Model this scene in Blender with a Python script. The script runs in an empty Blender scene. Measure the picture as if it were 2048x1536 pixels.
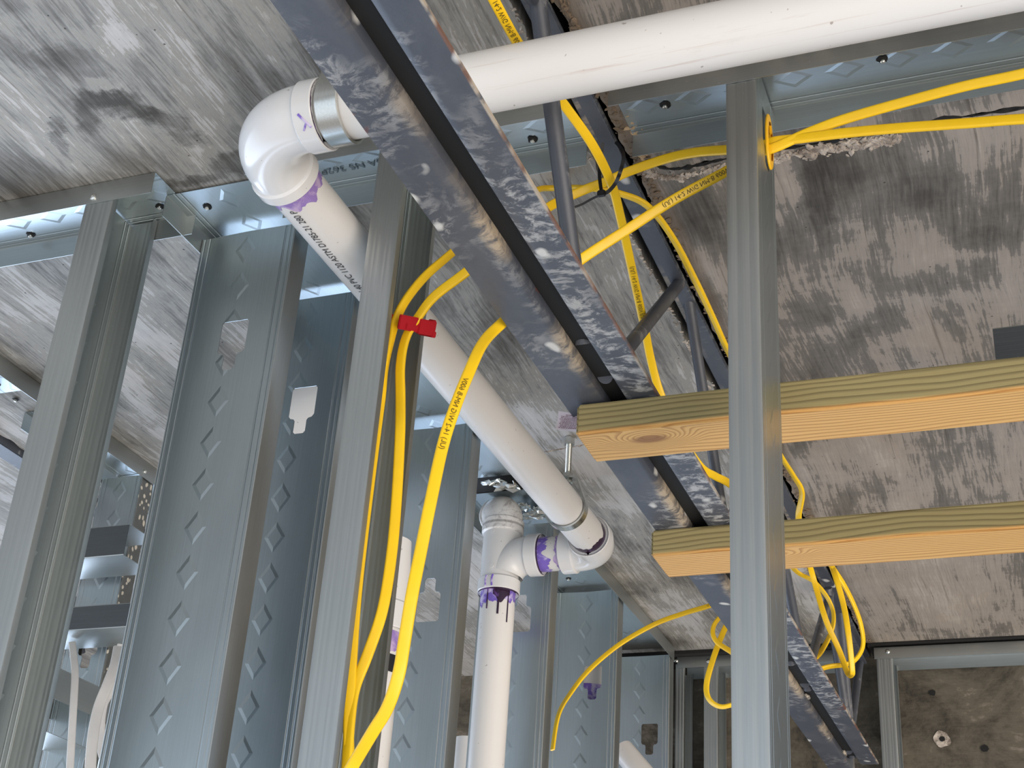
import bpy, bmesh, math, random
from mathutils import Vector, Matrix, noise
random.seed(7)
C = bpy.context.scene.collection
sc = bpy.context.scene

# ------------------------------------------------------------------ camera
# world axes: X = along the near stud wall (right), Y = along the joists (away), Z = up. Camera stands at the origin.
WR = Matrix(((0.93308149, 0.35393678, 0.06393507),
             (-0.11308282, 0.45744703, -0.88201728),
             (-0.34142526, 0.81576404, 0.46685953)))      # rows: image right, image down, view axis
F_PX = 2822.83
cam_d = bpy.data.cameras.new('camera'); cam = bpy.data.objects.new('camera', cam_d); C.objects.link(cam)
cam_d.sensor_width = 36; cam_d.lens = 36 * F_PX / 2048
cam_d.clip_start = 0.02; cam_d.clip_end = 200
cam.matrix_world = Matrix((WR[0], -WR[1], -WR[2])).transposed().to_4x4()
sc.camera = cam
sc.view_settings.view_transform = 'Standard'; sc.view_settings.look = 'None'
sc.view_settings.gamma = 1; sc.view_settings.use_curve_mapping = False
sc.view_settings.exposure = 0.0

def P(px, py, ax, val):
    """world point on the ray of a measured spot, on the plane axis=val"""
    a = 'xyz'.index(ax)
    v = WR.transposed() @ Vector(((px - 1024) / F_PX, (py - 768) / F_PX, 1))
    return v * (val / v[a])

# ------------------------------------------------------------------ world: daylight round an open floor of a building site
w = bpy.data.worlds.new('daylight'); sc.world = w; w.use_nodes = True
nt = w.node_tree; nt.nodes.clear()
wo = nt.nodes.new('ShaderNodeOutputWorld'); bg = nt.nodes.new('ShaderNodeBackground'); nt.links.new(bg.outputs[0], wo.inputs[0])
tc = nt.nodes.new('ShaderNodeTexCoord')
def wlobe(prev, d, c0, c1, col):
    d = Vector(d).normalized()
    dp = nt.nodes.new('ShaderNodeVectorMath'); dp.operation = 'DOT_PRODUCT'; dp.inputs[1].default_value = d
    nt.links.new(tc.outputs['Generated'], dp.inputs[0])
    mr = nt.nodes.new('ShaderNodeMapRange'); mr.interpolation_type = 'SMOOTHSTEP'
    mr.inputs[1].default_value = c0; mr.inputs[2].default_value = c1
    nt.links.new(dp.outputs['Value'], mr.inputs[0])
    sc_ = nt.nodes.new('ShaderNodeVectorMath'); sc_.operation = 'SCALE'; sc_.inputs[0].default_value = col
    nt.links.new(mr.outputs[0], sc_.inputs['Scale'])
    if prev is None: return sc_.outputs[0]
    ad = nt.nodes.new('ShaderNodeVectorMath'); ad.operation = 'ADD'
    nt.links.new(prev, ad.inputs[0]); nt.links.new(sc_.outputs[0], ad.inputs[1])
    return ad.outputs[0]
o = wlobe(None, (0, 0, 1), -2, -1.9, (0.20, 0.205, 0.215))          # even base
o = wlobe(o, (0, 0, 1), -0.05, 0.35, (0.50, 0.66, 0.86))            # open sky
o = wlobe(o, (0, 0, -1), 0.0, 0.9, (0.20, 0.165, 0.13))             # ground
o = wlobe(o, (0.75, -0.45, -0.42), 0.80, 0.97, (4.8, 4.3, 3.75))     # sunlit ground outside the right-hand opening
o = wlobe(o, (-0.85, 0.35, -0.10), 0.70, 0.98, (2.8, 3.2, 3.8))     # blue daylight from the left-hand opening
o = wlobe(o, (-0.60, 0.61, -0.52), 0.74, 0.95, (1.35, 1.85, 2.6))     # sky-lit floor ahead on the left
o = wlobe(o, (-0.2, -0.95, -0.25), 0.60, 0.95, (0.75, 0.86, 0.98))   # daylight behind the camera
nt.links.new(o, bg.inputs[0]); bg.inputs[1].default_value = 1.0

# ------------------------------------------------------------------ materials
class NB:
    def __init__(s, name):
        s.m = bpy.data.materials.new(name); s.m.use_nodes = True; s.t = s.m.node_tree
        s.b = s.t.nodes['Principled BSDF']; s.tc = s.t.nodes.new('ShaderNodeTexCoord'); s.co = s.tc.outputs['Object']
    def n(s, typ, **k):
        x = s.t.nodes.new(typ)
        for a, v in k.items(): setattr(x, a, v)
        return x
    def lk(s, a, b): s.t.links.new(a, b)
    def mapping(s, scale=(1, 1, 1), rot=(0, 0, 0), src=None, loc=(0, 0, 0)):
        m = s.n('ShaderNodeMapping'); m.inputs['Scale'].default_value = scale; m.inputs['Rotation'].default_value = rot; m.inputs['Location'].default_value = loc
        s.lk(src or s.co, m.inputs[0]); return m.outputs[0]
    def noise(s, src, scale, detail=6, rough=0.6, dist=0.0, col=False):
        x = s.n('ShaderNodeTexNoise'); x.inputs['Scale'].default_value = scale; x.inputs['Detail'].default_value = detail
        x.inputs['Roughness'].default_value = rough; x.inputs['Distortion'].default_value = dist
        s.lk(src, x.inputs['Vector']); return x.outputs['Color' if col else 'Fac']
    def voro(s, src, scale, feat='F1'):
        x = s.n('ShaderNodeTexVoronoi'); x.feature = feat; x.inputs['Scale'].default_value = scale; s.lk(src, x.inputs['Vector']); return x.outputs['Distance']
    def mr(s, src, a, b, c=0.0, d=1.0, smooth=False):
        x = s.n('ShaderNodeMapRange'); x.inputs[1].default_value = a; x.inputs[2].default_value = b; x.inputs[3].default_value = c; x.inputs[4].default_value = d
        if smooth: x.interpolation_type = 'SMOOTHSTEP'
        s.lk(src, x.inputs[0]); return x.outputs[0]
    def math(s, op, a, b=None):
        x = s.n('ShaderNodeMath', operation=op)
        for i, v in enumerate((a, b)):
            if v is None: continue
            if isinstance(v, (int, float)): x.inputs[i].default_value = v
            else: s.lk(v, x.inputs[i])
        return x.outputs[0]
    def mix(s, f, a, b, mode='MIX'):
        x = s.n('ShaderNodeMix', data_type='RGBA'); x.blend_type = mode
        if isinstance(f, (int, float)): x.inputs[0].default_value = f
        else: s.lk(f, x.inputs[0])
        for i, v in ((6, a), (7, b)):
            if isinstance(v, tuple): x.inputs[i].default_value = (*v, 1)
            else: s.lk(v, x.inputs[i])
        return x.outputs[2]
    def sep(s, src=None):
        x = s.n('ShaderNodeSeparateXYZ'); s.lk(src or s.co, x.inputs[0]); return x.outputs
    def bump(s, h, dist, strength=1.0):
        x = s.n('ShaderNodeBump'); x.inputs['Distance'].default_value = dist; x.inputs['Strength'].default_value = strength
        s.lk(h, x.inputs['Height']); s.lk(x.outputs[0], s.b.inputs['Normal'])
    def col(s, v):
        if isinstance(v, tuple): s.b.inputs['Base Color'].default_value = (*v, 1)
        else: s.lk(v, s.b.inputs['Base Color'])
    def set(s, rough=None, metal=None, spec=None):
        for k, v in (('Roughness', rough), ('Metallic', metal), ('Specular IOR Level', spec)):
            if v is None: continue
            if isinstance(v, (int, float)): s.b.inputs[k].default_value = v
            else: s.lk(v, s.b.inputs[k])

def srgb(r, g, b):
    f = lambda c: (c / 255 / 12.92) if c <= 10 else ((c / 255 + 0.055) / 1.055) ** 2.4
    return (f(r), f(g), f(b))

def mat_metal(name, web=None, base=(0.46, 0.515, 0.535), rlo=0.20, rhi=0.36):
    b = NB(name); s = b.sep()
    n1 = b.noise(b.mapping((5, 5, 2)), 1.0, 3, 0.5, 0.6)
    n2 = b.noise(b.mapping((900, 900, 12)), 1.0, 2, 0.5)         # rolling streaks
    n3 = b.voro(b.mapping((1, 1, 1)), 260)                       # zinc spangle
    f = b.mr(n1, 0.35, 0.65)
    c = b.mix(f, tuple(x * 0.90 for x in base), tuple(min(1, x * 1.08) for x in base))
    c = b.mix(b.mr(n2, 0.3, 0.7, 0, 0.16), c, (0.25, 0.27, 0.28))
    dust = b.mr(b.noise(b.mapping((1, 1, 1)), 210, 2, 0.7), 0.70, 0.76)
    dm = b.mr(b.noise(b.mapping((1, 1, 1)), 7, 2, 0.5), 0.52, 0.68)
    b.col(b.mix(b.math('MULTIPLY', dust, b.math('MULTIPLY', dm, 0.6)), c, (0.75, 0.76, 0.76)))
    b.set(rough=b.mr(b.math('ADD', b.math('MULTIPLY', f, 0.7), b.math('MULTIPLY', n3, 12.0)), 0.0, 1.3, rlo, rhi), metal=1.0)
    h = b.math('MULTIPLY', n2, 0.012)
    h = b.math('ADD', h, b.math('MULTIPLY', b.noise(b.mapping((1, 1, 0.5)), 7, 2, 0.5), 1.5))
    if web:
        # pressed diamond outlines down the middle, stiffening grooves near both edges
        per = 0.0545
        fz = b.math('SUBTRACT', b.math('FRACT', b.math('DIVIDE', b.math('ADD', s[2], 20 * per), per)), 0.5)
        dz = b.math('MULTIPLY', b.math('ABSOLUTE', fz), per / 0.0215)
        dx = b.math('DIVIDE', b.math('ABSOLUTE', s[0]), 0.0150)
        m = b.math('ADD', dx, dz)
        ring = b.mr(m, 0.66, 1.0, 1.0, 0.0)
        # arms fade where the long sides of each diamond meet
        h = b.math('ADD', h, b.math('MULTIPLY', ring, 0.45))
        g = b.math('ABSOLUTE', b.math('SUBTRACT', b.math('ABSOLUTE', s[0]), web / 2 - 0.014))
        h = b.math('ADD', h, b.mr(g, 0.0004, 0.0016, -0.8, 0.0, True))
        g = b.math('ABSOLUTE', b.math('SUBTRACT', b.math('ABSOLUTE', s[0]), web / 2 - 0.006))
        h = b.math('ADD', h, b.mr(g, 0.0004, 0.0016, -0.5, 0.0, True))
    b.bump(h, 0.0016, 0.9)
    return b.m
M = {}
M['web92'] = mat_metal('galvanised_web', 0.092)
M['web140'] = mat_metal('galvanised_wide_web', 0.140)
M['flange'] = mat_metal('galvanised_flange', None, (0.50, 0.525, 0.52), 0.30, 0.44)
M['bright'] = mat_metal('zinc_plate', None, (0.72, 0.73, 0.70), 0.12, 0.26)
M['oldmetal'] = mat_metal('dark_dusty_galvanised', None, (0.13, 0.14, 0.15), 0.35, 0.55)
def mat_spotted():
    b = NB('cream_spotted_metal')
    w0 = b.noise(b.mapping((1, 1, 1)), 30, 2, 0.5, 0, True)
    wv = b.n('ShaderNodeVectorMath', operation='MULTIPLY_ADD'); b.lk(w0, wv.inputs[0]); wv.inputs[1].default_value = (.01, .01, .02); b.lk(b.co, wv.inputs[2])
    d = b.mr(b.voro(b.mapping((1, 1, .75), src=wv.outputs[0]), 95), 0.26, 0.34, 1, 0)
    b.col(b.mix(d, (0.30, 0.30, 0.28), (0.72, 0.65, 0.54))); b.set(rough=0.45, metal=b.math('SUBTRACT', 1.0, d)); return b.m
M['spotted'] = mat_spotted()

def mat_plain(name, col, rough=0.5, metal=0.0, bumps=0.0, bscale=200):
    b = NB(name); b.col(col)
    n = b.noise(b.mapping(), 40, 4, 0.6)
    b.col(b.mix(b.mr(n, 0.3, 0.7, 0, 0.25), col, tuple(x * 0.75 for x in col)))
    b.set(rough=rough, metal=metal)
    if bumps: b.bump(b.noise(b.mapping(), bscale, 3, 0.6), bumps)
    return b.m
M['black'] = mat_plain('char_and_shade_black', (0.006, 0.006, 0.006), 0.8)  # burnt holes, and painted shade in the joist slot and ceiling seam
M['tie'] = mat_plain('black_nylon', (0.012, 0.012, 0.014), 0.35)
M['red'] = mat_plain('red_plastic', (0.42, 0.006, 0.014), 0.38)
M['bushing'] = mat_plain('yellow_bushing_plastic', (0.92, 0.50, 0.01), 0.35)
M['ink'] = mat_plain('black_ink', (0.015, 0.015, 0.02), 0.6)
M['grey_ink'] = mat_plain('grey_ink', (0.10, 0.14, 0.17), 0.5)
M['cable_ink'] = mat_plain('cable_ink', (0.10, 0.07, 0.01), 0.6)
M['tag_ink'] = mat_plain('tag_ink', (0.16, 0.05, 0.09), 0.6)
M['paper'] = mat_plain('tag_paper', (0.62, 0.55, 0.60), 0.7)
M['whitecable'] = mat_plain('white_cable_jacket', (0.80, 0.76, 0.72), 0.4)

def mat_cable():
    b = NB('yellow_cable_jacket')
    n = b.noise(b.mapping(), 25, 4, 0.6)
    b.col(b.mix(b.mr(n, 0.35, 0.7, 0, 0.35), (0.94, 0.60, 0.012), (0.78, 0.47, 0.02)))
    b.set(rough=0.36); b.bump(b.noise(b.mapping(), 120, 2, 0.5), 0.0004, 0.5); return b.m
M['cable'] = mat_cable()

def mat_pvc(name='white_pvc', glossy=0.28, tint=(0.74, 0.725, 0.71)):
    b = NB(name)
    n = b.noise(b.mapping((3, 3, 3)), 1, 4, 0.6)
    c = b.mix(b.mr(n, 0.35, 0.7), tint, tuple(x * 0.93 for x in tint))
    sp = b.mr(b.noise(b.mapping(), 130, 2, 0.5), 0.735, 0.76)     # specks of dirt
    c = b.mix(b.math('MULTIPLY', sp, 0.55), c, (0.18, 0.14, 0.12))
    b.col(c); b.set(rough=glossy); return b.m
M['pvc'] = mat_pvc()
M['fitting'] = mat_pvc('white_pvc_fitting', 0.16, (0.74, 0.74, 0.745))
def mat_pvc_scuffed():
    b = NB('scuffed_white_pvc'); s = b.sep()
    tint = (0.74, 0.73, 0.715)
    st = b.noise(b.mapping((3, 90, 90)), 1.0, 5, 0.65, 0.3)
    low = b.mr(s[2], 0.879, 0.888, 1.0, 0.0)
    f = b.math('MULTIPLY', b.mr(st, 0.60, 0.72), 0.55)
    c = b.mix(b.math('MULTIPLY', f, low), tint, (0.42, 0.26, 0.20))
    n = b.noise(b.mapping((8, 40, 40)), 1.0, 6, 0.7)
    c = b.mix(b.mr(n, 0.58, 0.8, 0, 0.35), c, (0.45, 0.42, 0.38))
    sp = b.mr(b.noise(b.mapping(), 110, 2, 0.5), 0.73, 0.76)
    c = b.mix(b.math('MULTIPLY', sp, 0.6), c, (0.2, 0.14, 0.12))
    b.col(c); b.set(rough=0.4); return b.m
M['pvc_scuffed'] = mat_pvc_scuffed()
def mat_dirty_fitting():
    b = NB('glue_smeared_fitting')
    n = b.noise(b.mapping((1, 1, 1)), 38, 6, 0.75, 0.8)
    b.col(b.mix(b.mr(n, 0.50, 0.68, 0, 0.8), (0.78, 0.77, 0.76), (0.20, 0.17, 0.18)))
    b.set(rough=0.3); return b.m
M['dirtyfit'] = mat_dirty_fitting()
def mat_primer(name, c0, c1, thr):
    b = NB(name)
    n = b.noise(b.mapping((1, 1, 1)), 45, 5, 0.6, 0.5)
    b.col(b.mix(b.mr(n, thr, thr + 0.12), c0, c1)); b.set(rough=0.25); return b.m
M['primer'] = mat_primer('purple_primer', (0.20, 0.13, 0.55), (0.62, 0.55, 0.78), 0.50)
M['primer_lilac'] = mat_primer('lilac_primer', (0.30, 0.20, 0.52), (0.52, 0.40, 0.62), 0.50)
M['primer_dark'] = mat_primer('dark_primer', (0.035, 0.015, 0.04), (0.13, 0.06, 0.25), 0.55)

def mat_concrete(name, wall=False):
    b = NB(name); s = b.sep()
    wob = b.n('ShaderNodeVectorMath', operation='MULTIPLY_ADD')
    nc = b.noise(b.mapping((2, 2, 2)), 1, 3, 0.5, 0, True)
    b.lk(nc, wob.inputs[0]); wob.inputs[1].default_value = (0.05, 0.05, 0.05); b.lk(b.co, wob.inputs[2]); co = wob.outputs[0]
    if wall:
        g = b.noise(b.mapping((10, 1, 120), src=co), 1, 6, 0.70)
        m1 = b.noise(b.mapping((1, 1, 1.2), src=co), 7, 12, 0.72, 0.4)
        m2 = b.noise(b.mapping((1, 1, 1), src=co), 45, 6, 0.75)
        v = b.math('ADD', b.math('MULTIPLY', m1, 0.8), b.math('ADD', b.math('MULTIPLY', m2, 0.22), b.math('MULTIPLY', g, 0.12)))
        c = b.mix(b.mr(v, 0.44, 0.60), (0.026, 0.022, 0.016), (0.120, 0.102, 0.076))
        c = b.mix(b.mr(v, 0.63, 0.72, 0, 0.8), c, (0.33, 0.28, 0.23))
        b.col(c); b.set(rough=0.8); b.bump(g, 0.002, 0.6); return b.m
    grain = b.noise(b.mapping((260, 14, 1), src=co), 1, 5, 0.62)             # plywood grain left by the forms
    grain2 = b.noise(b.mapping((70, 2.6, 1), src=co), 1, 7, 0.72, 0.3)
    cross = b.noise(b.mapping((9, 60, 1), src=co), 1, 5, 0.7, 0.5)
    big = b.noise(b.mapping((4.2, 2.2, 1), src=co), 1, 13, 0.66, 0.35)
    big2 = b.noise(b.mapping((9, 3.2, 1), src=co, loc=(3.3, 1.7, 0)), 1, 12, 0.70, 0.5)
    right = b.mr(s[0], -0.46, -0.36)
    v = b.math('ADD', b.math('MULTIPLY', big, 0.75), b.math('MULTIPLY', big2, 0.45))
    v = b.math('ADD', v, b.math('MULTIPLY', b.math('SUBTRACT', grain, 0.5), 0.30))
    v = b.math('ADD', v, b.math('MULTIPLY', b.math('SUBTRACT', grain2, 0.5), 0.33))
    v = b.math('ADD', v, b.math('MULTIPLY', b.math('SUBTRACT', cross, 0.5), b.math('MULTIPLY', right, 0.10)))
    v = b.math('ADD', v, b.math('MULTIPLY', b.mr(s[1], 1.35, 2.4), 0.035))
    # damp stains and paler skins with shapes of their own: (x, y, rx, ry, angle, strength)
    wcol = b.noise(b.mapping((1, 1, 1)), 11, 8, 0.72, 0.3, True)
    wb = b.n('ShaderNodeVectorMath', operation='MULTIPLY_ADD'); b.lk(wcol, wb.inputs[0]); wb.inputs[1].default_value = (0.09, 0.11, 0)
    ofs = b.n('ShaderNodeVectorMath', operation='SUBTRACT'); b.lk(b.co, ofs.inputs[0]); ofs.inputs[1].default_value = (0.045, 0.055, 0); b.lk(ofs.outputs[0], wb.inputs[2])
    for (x, y, rx, ry, an, st) in STAINS:
        mp = b.n('ShaderNodeMapping'); mp.vector_type = 'TEXTURE'; mp.inputs['Location'].default_value = (x, y, 1.01)
        mp.inputs['Rotation'].default_value = (0, 0, an); mp.inputs['Scale'].default_value = (rx, ry, 1); b.lk(wb.outputs[0], mp.inputs[0])
        z0 = b.n('ShaderNodeVectorMath', operation='MULTIPLY'); b.lk(mp.outputs[0], z0.inputs[0]); z0.inputs[1].default_value = (1, 1, 0)
        ln = b.n('ShaderNodeVectorMath', operation='LENGTH'); b.lk(z0.outputs[0], ln.inputs[0])
        v = b.math('SUBTRACT', v, b.mr(ln.outputs['Value'], 0.35, 1.25, 0.24 * st, 0.0, True))
    def ramp(stops):
        r = b.n('ShaderNodeValToRGB'); cr = r.color_ramp
        while len(cr.elements) < len(stops): cr.elements.new(0.5)
        for e, (p_, c_) in zip(cr.elements, stops): e.position = p_; e.color = (*c_, 1)
        b.lk(v, r.inputs[0]); return r.outputs[0]
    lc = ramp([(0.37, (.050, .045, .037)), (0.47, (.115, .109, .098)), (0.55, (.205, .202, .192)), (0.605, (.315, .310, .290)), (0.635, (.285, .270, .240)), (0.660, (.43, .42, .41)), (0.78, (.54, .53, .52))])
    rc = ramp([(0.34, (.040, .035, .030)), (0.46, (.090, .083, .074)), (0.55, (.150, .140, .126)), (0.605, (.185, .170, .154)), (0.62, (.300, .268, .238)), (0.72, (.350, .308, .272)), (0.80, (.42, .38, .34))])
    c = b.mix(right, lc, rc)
    lines = b.mr(b.noise(b.mapping((120, 1.3, 1), src=co), 1, 6, 0.75), 0.60, 0.68)
    c = b.mix(b.math('MULTIPLY', lines, 0.75), c, (0.075, 0.062, 0.046))
    tan = b.mr(b.noise(b.mapping((3, 2, 1), src=co), 1, 5, 0.6), 0.5, 0.68)
    c = b.mix(b.math('MULTIPLY', tan, 0.30), c, b.mix(1.0, c, (1.0, 0.86, 0.66), 'MULTIPLY'))
    # little bug holes
    bh = b.mr(b.voro(b.mapping((1, 1, 0)), 34), 0.035, 0.05, 1, 0)
    c = b.mix(b.math('MULTIPLY', bh, 0.8), c, (0.02, 0.017, 0.015))
    # brown cement skin beside the joist slot
    rim = b.mr(b.math('ABSOLUTE', b.math('SUBTRACT', s[0], -0.395)), 0.004, 0.022, 0.8, 0.0)
    c = b.mix(rim, c, (0.15, 0.11, 0.075))
    b.col(c); b.set(rough=0.75)
    h = b.math('ADD', b.math('MULTIPLY', grain, 0.5), b.math('ADD', b.math('MULTIPLY', grain2, 0.5), b.math('MULTIPLY', big, 0.6)))
    b.bump(b.math('ADD', h, b.math('MULTIPLY', bh, -1.0)), 0.0025, 0.7)
    return b.m
def cs(px, py): q = P(px, py, 'z', 1.01); return q.x, q.y
STAINS = []
for (px, py, rx, ry, an, st) in [(215, 195, .045, .020, 0.3, .75), (268, 222, .040, .018, 0.5, .7), (330, 240, .035, .02, 0.2, .45), (375, 275, .03, .02, 0.8, .5),
                                 (175, 235, .018, .04, 0.2, .45), (125, 275, .012, .05, .35, .55), (60, 90, .05, .05, 0, .35), (130, 130, .05, .10, 0.3, .35), (480, 330, .06, .02, .1, .55), (380, 365, .05, .012, 0, .5),
                                 (70, 62, .05, .03, .4, -.5), (225, 75, .03, .03, .5, -.5), (190, 165, .03, .015, .2, -.3),
                                 (1620, 620, .05, .07, 0, .55), (1700, 330, .07, .06, 0, .5), (1890, 560, .08, .05, 0, .5), (1850, 380, .05, .06, 0, .45), (1760, 650, .05, .05, 0, .45),
                                 (1390, 430, .04, .08, 0, .55), (1400, 590, .035, .06, 0, .5), (1640, 420, .02, .10, 0, .4), (1950, 480, .05, .03, 0, .4), (1760, 980, .03, .09, 0, .3), (1230, 1080, .04, .10, 0, .4), (1290, 1180, .03, .09, 0, .45),
                                 (1340, 1290, .05, .08, 0, .5), (1600, 1270, .06, .25, 0, .35), (1500, 1230, .06, .2, 0, .4), (1560, 380, .02, .10, .1, -.35), (1700, 480, .03, .06, .1, -.3)]:
    x, y = cs(px, py); STAINS.append((x, y, rx, ry, an, st))
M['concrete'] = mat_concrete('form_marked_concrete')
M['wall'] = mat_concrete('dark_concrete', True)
def mat_rubble():
    b = NB('broken_concrete')
    n = b.noise(b.mapping(), 60, 5, 0.7)
    c = b.mix(b.mr(n, 0.38, 0.62), (0.20, 0.16, 0.13), (0.62, 0.55, 0.48)); b.col(c); b.set(rough=0.9); b.bump(n, 0.004); return b.m
M['rubble'] = mat_rubble()

M['crust'] = mat_plain('brown_cement_crust', (0.17, 0.125, 0.085), 0.9, bumps=.002)
M['splinter'] = mat_plain('cement_splinters', (0.50, 0.36, 0.22), 0.8)
def mat_painted_steel(name='grey_painted_steel', smear=1.0):
    b = NB(name)
    w0 = b.noise(b.mapping((1, 1, 1)), 14, 3, 0.5, 0, True)
    wv = b.n('ShaderNodeVectorMath', operation='MULTIPLY_ADD'); b.lk(w0, wv.inputs[0]); wv.inputs[1].default_value = (0.045, 0.045, 0.045); b.lk(b.co, wv.inputs[2])
    sp_ = b.sep()
    n = b.noise(b.mapping((1, 1.6, 1), src=wv.outputs[0]), 42, 12, 0.74, 0.35)
    rt = b.mr(sp_[0], -0.412, -0.408)                                # the right bar is the dirtier one
    reg = b.noise(b.mapping((1, .4, 1)), 7.0, 4, 0.6)
    region = b.mr(b.math('ADD', reg, b.math('MULTIPLY', rt, 0.13)), 0.52, 0.66)
    veins = b.math('MULTIPLY', b.mr(n, 0.49, 0.58), region)
    film = b.mr(b.noise(b.mapping((1, .5, 1)), 15, 7, 0.65), 0.45, 0.75, 0.0, 0.30)
    c = b.mix(film, (0.056, 0.063, 0.081), (0.16, 0.165, 0.175))
    c = b.mix(b.math('MULTIPLY', veins, 0.72 * smear), c, (0.50, 0.50, 0.49))
    # scorched cream fringe along the slot side of the left bar
    fr = b.math('ADD', sp_[0], b.math('MULTIPLY', b.math('SUBTRACT', b.noise(b.mapping((1, 1, 1)), 30, 6, 0.7), 0.5), 0.020))
    fr = b.math('MULTIPLY', b.mr(fr, -0.4420, -0.4345), b.mr(sp_[0], -0.4285, -0.4275, 1, 0))
    fr = b.math('MULTIPLY', fr, b.mr(b.noise(b.mapping((0, 1, 0)), 4.0, 3, 0.5), 0.48, 0.58))
    c = b.mix(b.math('MULTIPLY', b.math('MULTIPLY', fr, b.mr(n, 0.40, 0.55)), 0.85 * smear), c, (0.44, 0.36, 0.26))
    ed = b.math('MULTIPLY', b.mr(sp_[0], -0.3712, -0.3698), b.mr(b.noise(b.mapping((1, 1, 1)), 35, 3, 0.6), 0.38, 0.52))
    c = b.mix(b.math('MULTIPLY', ed, 0.9 * smear), c, b.mix(b.mr(b.noise(b.mapping(), 18, 2, 0.5), 0.45, 0.55), (0.17, 0.08, 0.05), (0.45, 0.38, 0.30)))
    vd = b.voro(b.mapping((1, .8, 1), src=wv.outputs[0]), 22)
    drops = b.math('MULTIPLY', b.mr(vd, 0.09, 0.17, 1, 0), b.mr(b.noise(b.mapping(), 6, 2, 0.5), 0.44, 0.5))
    c = b.mix(b.math('MULTIPLY', drops, 0.85), c, (0.62, 0.62, 0.60))
    rr = b.mr(b.noise(b.mapping((1, 1, 1)), 12, 4, 0.7), 0.70, 0.74)
    c = b.mix(b.math('MULTIPLY', rr, 0.9), c, (0.13, 0.035, 0.02))
    b.col(c); b.set(rough=0.42); b.bump(b.math('ADD', n, drops), 0.0006, 0.6); return b.m
M['steel'] = mat_painted_steel()
M['rod'] = mat_painted_steel('grey_painted_bar', 0.6)
M['rust'] = mat_plain('rusty_edge', (0.20, 0.11, 0.07), 0.8)

def mat_wood(name, knot, seed, z_edge):
    b = NB(name); s = b.sep()
    sx = b.mapping((1.0, 1, 1), loc=(seed, 0, 0))
    wb = b.noise(b.mapping((2.2, 7, 7), src=sx), 1, 3, 0.5)
    dz = b.n('ShaderNodeVectorMath', operation='SUBTRACT'); b.lk(b.co, dz.inputs[0]); dz.inputs[1].default_value = knot
    sc2 = b.n('ShaderNodeVectorMath', operation='MULTIPLY'); b.lk(dz.outputs[0], sc2.inputs[0]); sc2.inputs[1].default_value = (0.45, 1, 1)
    ln = b.n('ShaderNodeVectorMath', operation='LENGTH'); b.lk(sc2.outputs[0], ln.inputs[0]); kd = ln.outputs['Value']
    kb = b.mr(kd, 0.0, 0.030, 1.0, 0.0, True)
    r = b.math('SQRT', b.math('ADD', b.math('POWER', b.math('SUBTRACT', s[1], 0.11), 2), b.math('POWER', b.math('SUBTRACT', s[2], -0.075), 2)))
    ph = b.math('ADD', b.math('ADD', b.math('MULTIPLY', r, 230), b.math('MULTIPLY', wb, 7.0)), b.math('MULTIPLY', kb, 9.0))
    ring = b.math('FRACT', ph)
    late = b.math('MULTIPLY', b.mr(ring, 0.35, 0.9, 0, 1, True), b.mr(ring, 0.93, 1.0, 1, 0))
    fib = b.noise(b.mapping((12, 500, 500)), 1, 3, 0.6)
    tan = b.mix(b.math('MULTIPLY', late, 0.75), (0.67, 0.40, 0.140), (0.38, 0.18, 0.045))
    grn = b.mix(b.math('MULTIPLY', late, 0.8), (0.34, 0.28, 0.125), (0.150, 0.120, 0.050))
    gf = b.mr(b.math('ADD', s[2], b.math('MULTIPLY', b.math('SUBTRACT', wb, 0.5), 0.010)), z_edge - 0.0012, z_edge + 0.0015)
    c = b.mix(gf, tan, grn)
    c = b.mix(b.mr(fib, 0.45, 0.75, 0, 0.25), c, (0.30, 0.17, 0.07))
    kc = b.mr(kd, 0.006, 0.011, 1, 0)
    c = b.mix(b.math('MULTIPLY', kc, 0.8), c, (0.22, 0.09, 0.03))
    b.col(c); b.set(rough=0.62); b.bump(b.math('ADD', fib, late), 0.0004, 0.5); return b.m

# ------------------------------------------------------------------ mesh helpers
def obj(name, bm, mat, parent=None, mw=None, smooth=True, thick=None):
    me = bpy.data.meshes.new(name); bmesh.ops.recalc_face_normals(bm, faces=bm.faces); bm.to_mesh(me); bm.free()
    for m in (mat if isinstance(mat, (list, tuple)) else [mat]): me.materials.append(m)
    o = bpy.data.objects.new(name, me); C.objects.link(o)
    if smooth:
        me.polygons.foreach_set('use_smooth', [True] * len(me.polygons))
        for e in me.edges: pass
        md = o.modifiers.new('es', 'EDGE_SPLIT'); md.split_angle = math.radians(32)
    if thick:
        so = o.modifiers.new('th', 'SOLIDIFY'); so.thickness = thick; so.offset = 0
        if smooth: o.modifiers.move(1, 0)
    if mw is not None: o.matrix_world = mw
    if parent: o.parent = parent
    return o
def thing(name, label, cat, mw=None, loc=None, group=None):
    o = bpy.data.objects.new(name, None); C.objects.link(o); o.empty_display_size = 0.05
    if mw is not None: o.matrix_world = mw
    if loc is not None: o.location = loc
    return tag(o, label, cat, group)
def tag(o, label, cat, group=None):
    o['label'] = label; o['category'] = cat
    if group: o['group'] = group
    return o
def struct(o): o['kind'] = 'structure'; return o
def pl(o, label): o['label'] = label; return o

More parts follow.
